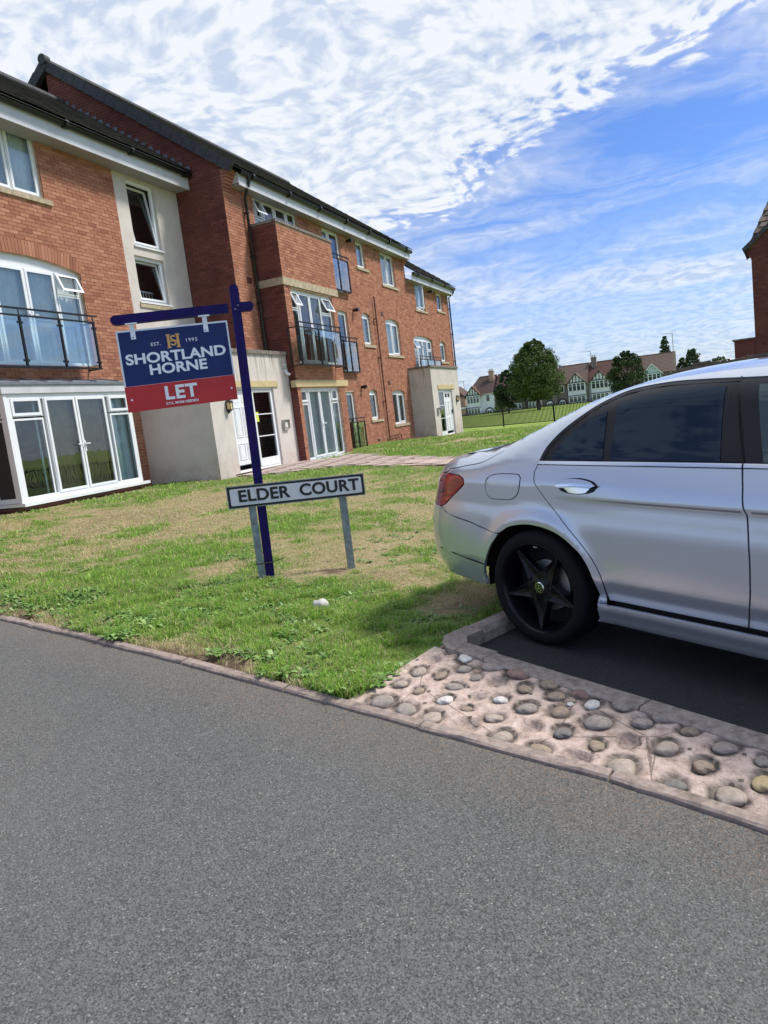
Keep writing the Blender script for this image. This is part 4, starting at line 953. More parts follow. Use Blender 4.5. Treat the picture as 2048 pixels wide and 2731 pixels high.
for (P, y, z, s) in ((PP1, 14.05, 2.12, 1), (PP2, 31.28, 1.84, 1.25)):       # half lanterns
    fr = MB(); P.B(fr, y - .03, y + .03, z - .10, z + .10, 0, .02); P.B(fr, y - .06 * s, y + .06 * s, z + .10, z + .125, .01, .14)
    for (u, dd) in ((y - .055 * s, .02), (y + .045 * s, .02), (y - .055 * s, .12), (y + .045 * s, .12)): P.B(fr, u, u + .012, z - .06, z + .10, dd, dd + .012)
    vs = [P(y - .055 * s, z - .06, .02), P(y + .055 * s, z - .06, .02), P(y + .055 * s, z - .06, .135), P(y - .055 * s, z - .06, .135), P(y, z - .16, .02)]
    fr.add(vs, [(0, 1, 2, 3), (0, 1, 4), (1, 2, 4), (2, 3, 4), (3, 0, 4)]); fr.add([P(y - .06 * s, z + .125, .01), P(y + .06 * s, z + .125, .01), P(y + .06 * s, z + .125, .14), P(y - .06 * s, z + .125, .14), P(y, z + .18, .03)], [(0, 1, 4), (1, 2, 4), (2, 3, 4), (3, 0, 4)])
    l = fr.done('wall_lamp', M_BLK, bld); m2 = MB(); P.B(m2, y - .045 * s, y + .045 * s, z - .055, z + .098, .03, .118); m2.done('lamp_shade', mat('lamp_glass_cream', (.75, .55, .28), .4), l)
for (P, y, z) in ((PP1, 16.54, 1.57), (PP2, 28.45, 1.42)):                   # intercom boxes
    m2 = MB(); P.B(m2, y - .11, y + .11, z - .14, z + .12, 0, .05); P.B(m2, y - .13, y + .13, z + .12, z + .135, 0, .10); P.B(m2, y - .13, y - .115, z - .10, z + .12, 0, .09); P.B(m2, y + .115, y + .13, z - .10, z + .12, 0, .09)
    l = m2.done('intercom', mat('box_grey', (.45, .42, .38), .5, metal=.3), bld); m3 = MB(); P.B(m3, y - .06, y + .06, z - .07, z + .07, .05, .058); m3.done('intercom_panel', mat('panel_grey', (.7, .68, .64), .4), l)
m2 = MB(); PP1.B(m2, 16.86, 16.94, 3.10, 3.16, 0, .05); m2.tube([PP1(16.9, 3.13, .03), PP1(16.88, 3.0, .05), PP1(16.9, 2.93, .07)], .008, 6); m2.tube([PP1(16.9, 2.93, .03), PP1(16.93, 2.86, .14)], .035, 10); PP1.B(m2, 16.87, 16.93, 2.94, 3.0, 0, .07)
m2.done('camera_light', M_UPVC, bld)
railing(FX(XM), 29.0, 31.92, 3.30, 3.80, .24, [29.05, 30.0, 30.95, 31.87], side=False)
# aerial on the far roof
m2 = MB(); ax_, ay_ = -12.6, 34.2; m2.tube([(ax_, ay_, 8.9), (ax_ , ay_, 10.05 - .35)], .022, 6)
m2.tube([(ax_, ay_, 9.6), (ax_ - .02, ay_ - 1.0, 9.70)], .012, 5)
for i in range(9): m2.tube([(ax_ - .12, ay_ - .08 - i * .11, 9.61 + i * .011), (ax_ + .12, ay_ - .08 - i * .11, 9.61 + i * .011)], .006, 4)
for s in (-1, 1): m2.tube([(ax_, ay_ - .05, 9.6), (ax_ + .05 * s, ay_ + .12, 9.6 + .14 * s)], .01, 4)
m2.done('aerial', mat('aerial_metal', (.25, .25, .26), .4, metal=.6), bld)
flush_bricks()

# ------------------------------------------------------------------ car
CM = Matrix((CF, CN, CU)).transposed().to_4x4(); CM.translation = CARO
car = empty('parked_car', M=CM)
tag(car, 'silver four-door saloon with dark tinted windows and black five-spoke wheels parked in the bay', 'car')
M_PAINT = mat('silver_paint', (.58, .62, .69), .27, metal=.60, Coat_Weight=1.0, Coat_Roughness=.03)
def b_cglass(g, b, t):
    d = g.noise(objc(g), 3, 5, .7); lk(t, g.mapr(d, .3, .8, .01, .04), b.inputs['Roughness'])
M_CGL = mat('tinted_car_glass', (.005, .008, .016), .012, spec=.42); M_CGL.node_tree.nodes['Principled BSDF'].inputs['Specular Tint'].default_value = (.45, .68, 1, 1)
M_CGL2 = mat('clear_car_glass', (.03, .055, .06), .02, spec=.6)
M_TRIM = mat('black_trim', (.006, .007, .011), .32, spec=.3); M_CHROME = mat('chrome', (.82, .83, .85), .12, metal=1.0)
M_TYRE = mat('tyre_rubber', (.008, .008, .010), .8, spec=.2, build=None); M_RIM = mat('black_rim', (.005, .005, .008), .32, spec=.3)
M_GAP = mat('gap_black', (.004, .004, .005), .8); M_BRAKE = mat('brake_metal', (.42, .42, .42), .4, metal=.8)
def b_lamp(g, b, t):
    p = objc(g); w = g.noise(g.scale(p, (1, 1, 6)), 9, 3, .5); lk(t, g.ramp(w, [(.3, (.10, .002, .004)), (.6, (.46, .006, .012)), (.8, (.70, .06, .07))]), b.inputs['Base Color']); bump(g, b, w, .3, .01)
M_LAMP = mat('red_lens', (.4, .01, .02), .08, build=b_lamp, Coat_Weight=1.0)
HW = .92; S0 = -.50; S1 = 3.15; LC = 1.3; NE = 2.7
ZTS = [-1.25, -1.05, -.9, -.7, -.5, -.35, -.2, 0, .15, .3, .5, .7, .85, 1.0, 1.4, 1.75, 2.05, 2.35, 2.6, 2.8, 3.2, 3.5, 3.8]
ZTZ = [.93, 1.0, 1.045, 1.085, 1.11, 1.145, 1.205, 1.295, 1.36, 1.41, 1.455, 1.475, 1.484, 1.488, 1.49, 1.45, 1.36, 1.22, 1.11, 1.06, 1.01, .95, .80]
BPZ = [.10, .17, .20, .222, .255, .30, .3285, .3295, .333, .38, .435, .455, .50, .60, .70, .80, .865, .885, .92, 1.0, 1.06, 1.12, 1.25, 1.40, 1.6]
BPW = [.14, .10, .070, .050, .036, .012, .010, .034, .056, .040, .0185, .0130, .0085, .004, .004, .014, .020, .006, .012, .038, .062, .095, .175, .265, .40]
def cspl(X, Y):
    # monotone cubic (Fritsch-Carlson)
    X = np.array(X); Y = np.array(Y); h = np.diff(X); d = np.diff(Y) / h; m_ = np.zeros(len(X)); m_[0] = d[0]; m_[-1] = d[-1]
    for i in range(1, len(X) - 1): m_[i] = 0 if d[i - 1] * d[i] <= 0 else 3 * (h[i - 1] + h[i]) / ((2 * h[i] + h[i - 1]) / d[i - 1] + (h[i] + 2 * h[i - 1]) / d[i])
    def f(x):
        x = min(max(x, X[0]), X[-1]); i = min(int(np.searchsorted(X, x, 'right')) - 1, len(h) - 1); i = max(i, 0); t = (x - X[i]) / h[i]
        return (1 + 2 * t) * (1 - t) ** 2 * Y[i] + t * (1 - t) ** 2 * h[i] * m_[i] + t * t * (3 - 2 * t) * Y[i + 1] + t * t * (t - 1) * h[i] * m_[i + 1]
    return f
zt0 = cspl(ZTS, ZTZ); bp0 = cspl(BPZ, BPW); bpb = cspl([.10, .25, .30, .38, .45, .475, .60, .74, .80], [.13, .075, .052, .026, .010, .004, .0, .006, .014])
send = cspl([.15, .3, .45, .6, .72, .95, 1.1], [-1.05, -1.17, -1.25, -1.255, -1.22, -1.12, -1.05])
sfr = cspl([.15, .3, .45, .65, .8, 1.0], [3.62, 3.76, 3.80, 3.78, 3.70, 3.50])
def zt(s): return zt0(s)
def wprof(s, z):
    base = bp0(z)
    cr = max(0, 1 - abs(z - .872) / .035)                            # the shoulder crease fades out behind the rear door
    if s < .55: base += (.014 - .009) * 0 * cr
    k = min(1, max(0, (s - .15) / .5)); soft = np.interp(z, [.80, .95], [.014, .020]); base = base * k + (soft if .80 < z < .95 else base) * (1 - k) if .80 < z < .95 else base
    if (s < -.36 or s > 3.3) and z < .80:
        kb = min(1, (-.36 - s) / .08) if s < 0 else min(1, (s - 3.3) / .08); base = base * (1 - kb) + bpb(z) * kb
    for c in (0, 2.92):
        r = math.hypot(s - c, z - .34)
        if z > .2: base -= .017 * math.exp(-((r - .405) / .05) ** 2)
    q = (zt(s) - z) / .13; q = min(max(q, 0), 1)
    return base + .16 * (1 - math.sqrt(max(0, 1 - (1 - q) ** 2)))
def MS(u, z):
    if S0 <= u <= S1: return u, wprof(u, z)
    if u < S0:
        t = min(1, (S0 - u) / LC); ph = t * PI / 2; e = S0 - send(z); w0 = wprof(S0, z); w1 = wprof(S0 - e * math.sin(ph) ** (2 / NE), z) if t < .5 else w0
        s = S0 - e * math.sin(ph) ** (2 / NE); w0 = wprof(max(s, -1.24), z); return s, w0 + (HW - w0) * (1 - math.cos(ph) ** (2 / NE))
    t = min(1, (u - S1) / LC); ph = t * PI / 2; e = sfr(z) - S1; s = S1 + e * math.sin(ph) ** (2 / NE); w0 = wprof(min(s, 3.75), z)
    return s, w0 + (HW - w0) * (1 - math.cos(ph) ** (2 / NE))
def nrm(u, z):
    h = .004; a = MS(u + h, z); b = MS(u - h, z); c = MS(u, z + h); d = MS(u, z - h)
    tu = Vector((a[0] - b[0], a[1] - b[1], 0)); tv = Vector((c[0] - d[0], c[1] - d[1], 2 * h)); n = tu.cross(tv)
    if n.length < 1e-9: return Vector((0, -1, 0))
    n.normalize(); return n if n.y < .2 or abs(n.x) > .7 else n
def smooth_poly(pts, close=True, corner=50, n=6):
    "Catmull-Rom that keeps sharp corners; pts [(u,z)]"
    P_ = [Vector(p) for p in pts]; N_ = len(P_); out = []
    def is_c(i):
        a = P_[i] - P_[i - 1]; b = P_[(i + 1) % N_] - P_[i]
        return a.length > 0 and b.length > 0 and a.angle(b) > math.radians(corner)
    cs = [is_c(i) for i in range(N_)]
    for i in range(N_):
        p1, p2 = P_[i], P_[(i + 1) % N_]; p0 = P_[i - 1] if not cs[i] else p1 * 2 - p2; p3 = P_[(i + 2) % N_] if not cs[(i + 1) % N_] else p2 * 2 - p1
        L = (p2 - p1).length; k = max(1, int(L / .022))
        for j in range(k):
            t = j / k; t2 = t * t; t3 = t2 * t
            out.append(.5 * ((2 * p1) + (-p0 + p2) * t + (2 * p0 - 5 * p1 + 4 * p2 - p3) * t2 + (-p0 + 3 * p1 - 3 * p2 + p3) * t3))
    return [(p.x, p.y) for p in out]
def panel(name, pts, m, off=0., step=.035, skirt=.022, holes=(), mirror=True, smooth=True, zstep=None):
    "a body panel: outline in (u,z) on the car's side surface, with returned edges"
    poly = smooth_poly(pts) if smooth else [p for p in pts]
    zs = zstep or step
    us = [p[0] for p in poly]; zs_ = [p[1] for p in poly]; n = len(poly); verts = [Vector(p) for p in poly]; edges = [(i, (i + 1) % n) for i in range(n)]
    def dist(x, y):
        a = np.array(poly); return float(np.min((a[:, 0] - x) ** 2 + (a[:, 1] - y) ** 2))
    u = min(us)
    cr_rows = sorted(set([round(min(zs_) + k * zs, 4) for k in range(1, int((max(zs_) - min(zs_)) / zs) + 1)] + [.852, .865, .876, .888, .425, .437, .447, .457]))
    while u < max(us):
        for z in cr_rows:
            if inpoly(u, z, poly) and dist(u, z) > (min(step, zs) * .35) ** 2: verts.append(Vector((u, z)))
        u += step
    ov, oe, of, *_ = delaunay_2d_cdt(verts, edges, [list(range(n))], 1, 1e-5)
    P3 = []; NN = []
    for v in ov:
        s, w = MS(v.x, v.y); nn = nrm(v.x, v.y); P3.append(Vector((s, w, v.y)) + nn * off); NN.append(nn)
    cnt = {}
    for f in of:
        for i in range(len(f)): e = (f[i], f[(i + 1) % len(f)]); cnt[e] = cnt.get(e, 0) + 1
    be = [e for e in cnt if (e[1], e[0]) not in cnt]
    V = list(P3); F = [tuple(f) for f in of]; base = len(V)
    sm_n = [None] * len(V)
    ring = {}
    for a, b in be:
        for q in (a, b):
            if q not in ring: ring[q] = len(V); V.append(P3[q]); V.append(P3[q] - NN[q] * skirt)
        F.append((ring[a], ring[a] + 1, ring[b] + 1, ring[b]))
    outs = []
    for side in ((0, 1) if mirror else (0,)):
        VV = V if side == 0 else [Vector((v.x, 2 * HW - v.y, v.z)) for v in V]; FF = F if side == 0 else [tuple(reversed(f)) for f in F]
        me = bpy.data.meshes.new(name); me.from_pydata([tuple(v) for v in VV], [], FF); me.update()
        # orient: main faces should point outward
        c = sum((p.normal.dot(NN[p.vertices[0]] if side == 0 else Vector((NN[p.vertices[0]].x, -NN[p.vertices[0]].y, NN[p.vertices[0]].z))) for p in me.polygons[:len(of)]), 0.0)
        if c < 0: me.flip_normals()
        me.shade_smooth(); o = bpy.data.objects.new(name, me); COL.objects.link(o); o.parent = car; setmat(o, m)
        nf = len(of); nrmls = []
        for p in me.polygons:
            for li in p.loop_indices:
                vi = me.loops[li].vertex_index
                if p.index < nf:
                    q = NN[vi]; q = q if side == 0 else Vector((q.x, -q.y, q.z)); nrmls.append(q if q.dot(p.normal) > 0 else -q)
                else: nrmls.append(p.normal.copy())
        me.normals_split_custom_set([tuple(q) for q in nrmls])
        outs.append(o)
    return outs
# outlines measured on the side surface ------------------------------------------------
CUT = [(.020, 1.046), (.004, 1.007), (.010, .968), (.034, .929), (.117, .840), (.216, .750), (.311, .663), (.370, .600), (.409, .545), (.447, .458), (.459, .341)]
SPL = [(1.153, 1.058), (1.160, 1.02), (1.168, .979), (1.178, .908), (1.191, .861), (1.203, .739), (1.209, .641), (1.208, .512), (1.198, .429), (1.178, .341)]
FCUT = [(2.40, 1.068), (2.44, 1.0), (2.475, .88), (2.49, .74), (2.475, .60), (2.43, .45), (2.39, .341)]
def ofs(pts, du): return [(u + du, z) for u, z in pts]
G = G
panel('rear_door', CUT[::-1] + [(.02, 1.0465), (.40, 1.050), (.80, 1.054), (1.149, 1.0565)] + ofs(SPL, -.004)[1:] + [(.82, .340)], M_PAINT)
panel('front_door', ofs(SPL, .004)[::-1] + [(1.157, 1.0575), (1.6, 1.062), (2.0, 1.066)] + FCUT + [(1.8, .340)], M_PAINT)
ARC = [(.395 * math.cos(math.radians(a)), .335 + .385 * math.sin(math.radians(a))) for a in range(-4, 186, 8)]
ARCH = [(.419, .328), (.414, .371), (.400, .447), (.370, .525), (.332, .582), (.313, .600), (.233, .655), (.160, .688), (.065, .708), (-.046, .713), (-.169, .690), (-.265, .636)]
ARCHB = [(-.268, .628), (-.338, .547), (-.389, .453), (-.430, .362), (-.432, .300), (-.440, .282)]
BCUT = [(-.757, .748), (-.698, .725), (-.632, .709), (-.529, .689), (-.404, .655), (-.265, .634)]
LAMP = [(-.845, .752), (-.853, .80), (-.815, .88), (-.745, .948), (-.66, .970), (-.575, .966), (-.535, .947), (-.532, .917), (-.577, .875), (-.655, .818), (-.75, .768)]
LAMPW = [(-1.38, .80), (-1.38, .90), (-1.15, .935), (-.98, .955), (-.84, .968), (-.66, .974), (-.575, .966), (-.535, .947), (-.532, .917), (-.577, .875), (-.655, .818), (-.75, .768), (-.845, .752), (-1.1, .765)]
GOUT = [(.018, 1.068), (.041, 1.140), (.109, 1.224), (.211, 1.308), (.304, 1.369), (.429, 1.420), (.635, 1.446), (.845, 1.449), (1.02, 1.445), (1.30, 1.438), (1.55, 1.42), (1.80, 1.365), (2.05, 1.27), (2.28, 1.155), (2.40, 1.085)]
LID = [(-.275, 1.118), (-.337, 1.097), (-.414, 1.057), (-.507, 1.036), (-.572, 1.023), (-.633, 1.013), (-.72, 1.003)]
TOPC = [(s, zt(s) - .0015) for s in (2.40, 2.2, 2.0, 1.75, 1.5, 1.2, 1.0, .85, .7, .5, .3, .15, 0, -.1, -.2, -.27)]
panel('quarter_panel', [(.445, .331)] + [(u - .007, z) for u, z in CUT[::-1]][1:] + [(.010, 1.058)] + GOUT + [(2.46, 1.075), (2.44, 1.14)] + TOPC + [(-.285, 1.12)] + [(u - .0, z - .006) for u, z in LID[1:]] + [(-.74, .975), (-.66, .978), (-.57, .972), (-.527, .950), (-.525, .915), (-.571, .869), (-.649, .812), (-.70, .775), (-.752, .757), (-.69, .732), (-.63, .716), (-.527, .696), (-.402, .662), (-.268, .642)] + ARCH[::-1][1:] + [(.425, .330)], M_PAINT)
panel('front_wing', ofs(FCUT, .007)[::-1] + [(2.46, 1.075), (2.6, 1.075), (2.9, 1.03), (3.3, .96), (3.5, .90), (3.48, .74), (3.30, .60), (3.27, .56)] + [(2.92 + .40 * math.cos(math.radians(a)), .335 + .385 * math.sin(math.radians(a))) for a in range(34, 184, 10)], M_PAINT)
panel('front_bumper', [(3.33, .45), (3.28, .56), (3.49, .735), (3.8, .74), (4.45, .74), (4.45, .25), (3.9, .25), (3.36, .28)], M_PAINT)
panel('headlight', [(3.50, .745), (3.52, .89), (3.7, .88), (3.95, .80), (4.0, .75), (3.8, .745)], M_CGL2)
panel('grille', [(4.02, .42), (4.02, .74), (4.45, .80), (4.45, .40)], M_TRIM, off=.006)
panel('rear_bumper', ARCHB + [(-.50, .278), (-.60, .292), (-.72, .298), (-1.0, .30), (-1.40, .30), (-1.7995, .30), (-1.7995, .50), (-1.7995, .73), (-1.3, .735), (-.95, .742)] + BCUT, M_PAINT)
bl = panel('bumper_groove', [(-.402, .430), (-.526, .445), (-.623, .466), (-.79, .477), (-1.2, .480), (-1.79, .480), (-1.79, .473), (-1.2, .473), (-.79, .470), (-.623, .459), (-.526, .438), (-.402, .423)], M_GAP, off=.0015, skirt=.002, step=.2, smooth=False)
panel('rear_lamp', LAMPW, M_LAMP, off=.001)
panel('boot_lid', [(-.281, 1.121)] + LID[1:] + [(-.76, .985), (-.84, .976), (-.98, .963), (-1.15, .943), (-1.385, .908), (-1.39, .795), (-1.12, .757), (-1.3, .745), (-1.7995, .74), (-1.7995, .9), (-1.7995, .945), (-1.4, .96), (-1.0, .985)] + [(s, zt(s) - .0015) for s in (-.9, -.7, -.5, -.35, -.285)], M_PAINT)
panel('fuel_flap', [(-.364, .894), (-.362, .937), (-.336, .970), (-.282, .985), (-.197, .990), (-.113, .988), (-.094, .972), (-.098, .928), (-.117, .878), (-.162, .849), (-.240, .843), (-.322, .845), (-.350, .863)], M_PAINT, off=.0022, skirt=.003, mirror=False)
panel('flap_gap', [(-.3685, .894), (-.3665, .939), (-.339, .974), (-.283, .9895), (-.197, .9945), (-.110, .9925), (-.0895, .974), (-.094, .927), (-.113, .875), (-.160, .8448), (-.240, .8388), (-.324, .841), (-.354, .860)], M_GAP, off=.0008, skirt=.001, mirror=False)
panel('sill_cover', [(.421, .321), (.403, .216), (.45, .205), (1.2, .203), (2.45, .203), (2.51, .22), (2.52, .321), (2.0, .322), (1.2, .322)], M_PAINT, zstep=.02)
# glasshouse
def strip_pts(a, b): return a + b[::-1]
GB = [(.020, 1.0685), (.4, 1.0725), (.8, 1.077), (1.15, 1.0800), (1.6, 1.082), (2.0, 1.082), (2.39, 1.084)]
panel('window_surround', GB[:1] + GB[1:] + GOUT[::-1][:-1], M_TRIM, off=-.004)
panel('window_chrome', strip_pts([(.014, 1.0505), (.40, 1.0535), (.80, 1.058), (1.1495, 1.0605)], [(.024, 1.067), (.4, 1.071), (.8, 1.0755), (1.148, 1.0785)]), M_CHROME, off=.004, skirt=.006)
panel('window_chrome', strip_pts([(1.157, 1.061), (1.6, 1.064), (2.0, 1.068), (2.38, 1.072)], [(1.155, 1.0785), (1.6, 1.080), (2.0, 1.081), (2.39, 1.0835)]), M_CHROME, off=.004, skirt=.006)
panel('quarter_glass', [(.098, 1.074), (.115, 1.133), (.155, 1.185), (.205, 1.231), (.260, 1.270), (.317, 1.302), (.368, 1.322), (.385, 1.25), (.410, 1.157), (.428, 1.079)], M_CGL, off=-.0005, skirt=.004)
panel('rear_door_glass', [(.474, 1.080), (.452, 1.19), (.420, 1.345), (.46, 1.362), (.542, 1.382), (.62, 1.396), (.694, 1.405), (.843, 1.413), (.973, 1.413), (1.005, 1.25), (1.047, 1.085)], M_CGL, off=-.0005, skirt=.004)
panel('pillar_trim', [(1.055, 1.085), (1.012, 1.25), (.980, 1.418), (1.018, 1.420), (1.085, 1.25), (1.147, 1.0835)], M_TRIM, off=.003, skirt=.004, smooth=False)
panel('front_door_glass', [(1.235, 1.086), (1.165, 1.28), (1.125, 1.410), (1.30, 1.408), (1.52, 1.392), (1.76, 1.335), (2.00, 1.245), (2.22, 1.145), (2.33, 1.088)], M_CGL2, off=-.0005, skirt=.004)
panel('door_seal', [(.040, 1.075), (.060, 1.140), (.124, 1.219), (.222, 1.300), (.313, 1.360), (.434, 1.410), (.638, 1.436), (1.018, 1.436), (1.018, 1.430), (.638, 1.430), (.437, 1.404), (.317, 1.354), (.227, 1.294), (.129, 1.213), (.066, 1.137), (.047, 1.075)], M_GAP, off=-.002, skirt=.001, smooth=False)
panel('split_line', [(1.022, 1.447), (1.0155, 1.447), (1.149, 1.0785), (1.156, 1.0785)], M_GAP, off=.0036, skirt=.001, smooth=False)
# door handle: cupped recess plus chrome-topped grip
hd = panel('door_handle', [(.172, .936), (.20, .962), (.26, .976), (.33, .977), (.40, .966), (.432, .950), (.40, .938), (.30, .940), (.21, .934)], M_PAINT, off=.028, skirt=.010, step=.02)
panel('handle_recess', [(.169, .940), (.19, .968), (.26, .985), (.34, .986), (.41, .970), (.434, .948), (.412, .922), (.34, .905), (.26, .904), (.20, .915)], M_TRIM, off=.0015, skirt=.002)
panel('handle_cup', [(.215, .935), (.26, .942), (.34, .943), (.385, .935), (.36, .914), (.31, .907), (.25, .910)], M_CHROME, off=.003, skirt=.002)
panel('handle_chrome', [(.176, .946), (.26, .955), (.35, .957), (.424, .953), (.424, .947), (.35, .948), (.26, .946), (.19, .940)], M_CHROME, off=.031, skirt=.004)
# top surfaces
def topcap(name, s0, s1, v0, v1, m, crown, n=26, dz=0.):
    V = []; K = 14
    for i in range(n + 1):
        s = s0 + (s1 - s0) * i / n; ss, w = (MS(s, zt(s) - .001)) ; cr = crown(s) if callable(crown) else crown
        for j in range(K + 1):
            v = v0 + (v1 - v0) * j / K; ww = w + (2 * HW - 2 * w) * v; V.append((s, ww, zt(s) - .0015 + dz + cr * math.sin(PI * v) ** .8))
    F = [(i * (K + 1) + j, (i + 1) * (K + 1) + j, (i + 1) * (K + 1) + j + 1, i * (K + 1) + j + 1) for i in range(n) for j in range(K)]
    o = obj(name, V, F, m, car, True, local=True); return fixn(o)
crn = lambda s: np.interp(s, [-1.25, -.9, -.3, .4, 1.2, 1.8, 2.6, 3.6], [.015, .02, .03, .035, .045, .05, .05, .03])
topcap('roof', .42, 1.80, 0, 1, M_PAINT, crn); topcap('rear_screen', -.28, .42, .06, .94, M_CGL, crn)
topcap('pillar_top', -.28, .42, 0, .06, M_PAINT, crn, dz=0); topcap('pillar_top', -.28, .42, .94, 1, M_PAINT, crn)
topcap('windscreen', 1.80, 2.62, .04, .96, M_CGL2, crn); topcap('bonnet', 2.62, 3.62, 0, 1, M_PAINT, crn)
def lidtop(name, s0, s1, m):
    V = []; n = 18; K = 20
    for i in range(n + 1):
        s = s0 + (s1 - s0) * i / n
        u = s if s > S0 else None
        if u is None:      # find u with MS(u).s == s
            lo, hi = S0 - LC * .95, S0
            for _ in range(40):
                md = (lo + hi) / 2
                if MS(md, zt(max(s, -1.24)) - .001)[0] < s: lo = md
                else: hi = md
            u = hi
        _, w = MS(u, zt(max(s, -1.24)) - .001); w = max(w - .02, 0)
        for j in range(K + 1):
            v = j / K; V.append((s, w + (2 * HW - 2 * w) * v, zt(s) - .003 + crn(s) * math.sin(PI * v) ** .8 + (.010 * max(0, 1 - abs(s + 1.0) / .12) * math.sin(PI * v) ** .5)))
    F = [(i * (K + 1) + j, (i + 1) * (K + 1) + j, (i + 1) * (K + 1) + j + 1, i * (K + 1) + j + 1) for i in range(n) for j in range(K)]
    return fixn(obj(name, V, F, m, car, True, local=True))
lidtop('boot_top', -1.02, -.28, M_PAINT)
# dark inner structure behind gaps, under-tray, liners
V = []; F = []
def cbox(mb, a, b): return mb.box(a, b)
mb = MB()
mb.box((.47, .075, .20), (2.44, 2 * HW - .075, 1.03)); mb.box((-.92, .32, .34), (-.43, 2 * HW - .32, .93)); mb.box((-.60, .16, .36), (-.44, 2 * HW - .16, .96)); mb.box((-.45, .36, .30), (.48, 2 * HW - .36, 1.03)); mb.box((-.30, .10, .74), (.48, 2 * HW - .10, 1.03)); mb.box((-.44, .12, .74), (-.30, 2 * HW - .12, .98)); mb.box((2.42, .36, .25), (3.4, 2 * HW - .36, .90)); mb.box((2.55, .12, .76), (3.35, 2 * HW - .12, .93))
o = obj('body_structure', mb.v, mb.f, M_GAP, car, local=True)
for c in (0, 2.92):
    for sd_ in (0, 1):
        mb = MB(); K = 22; V = []
        for i in range(K + 1):
            a = math.radians(-8 + 196 * i / K)
            for y in (.06, .40): yy = y if sd_ == 0 else 2 * HW - y; V.append((c + .43 * math.cos(a), yy, .335 + .41 * math.sin(a)))
        F = [(2 * i, 2 * i + 2, 2 * i + 3, 2 * i + 1) for i in range(K)]
        obj('wheel_arch_liner', V, F, M_GAP, car, True, local=True)
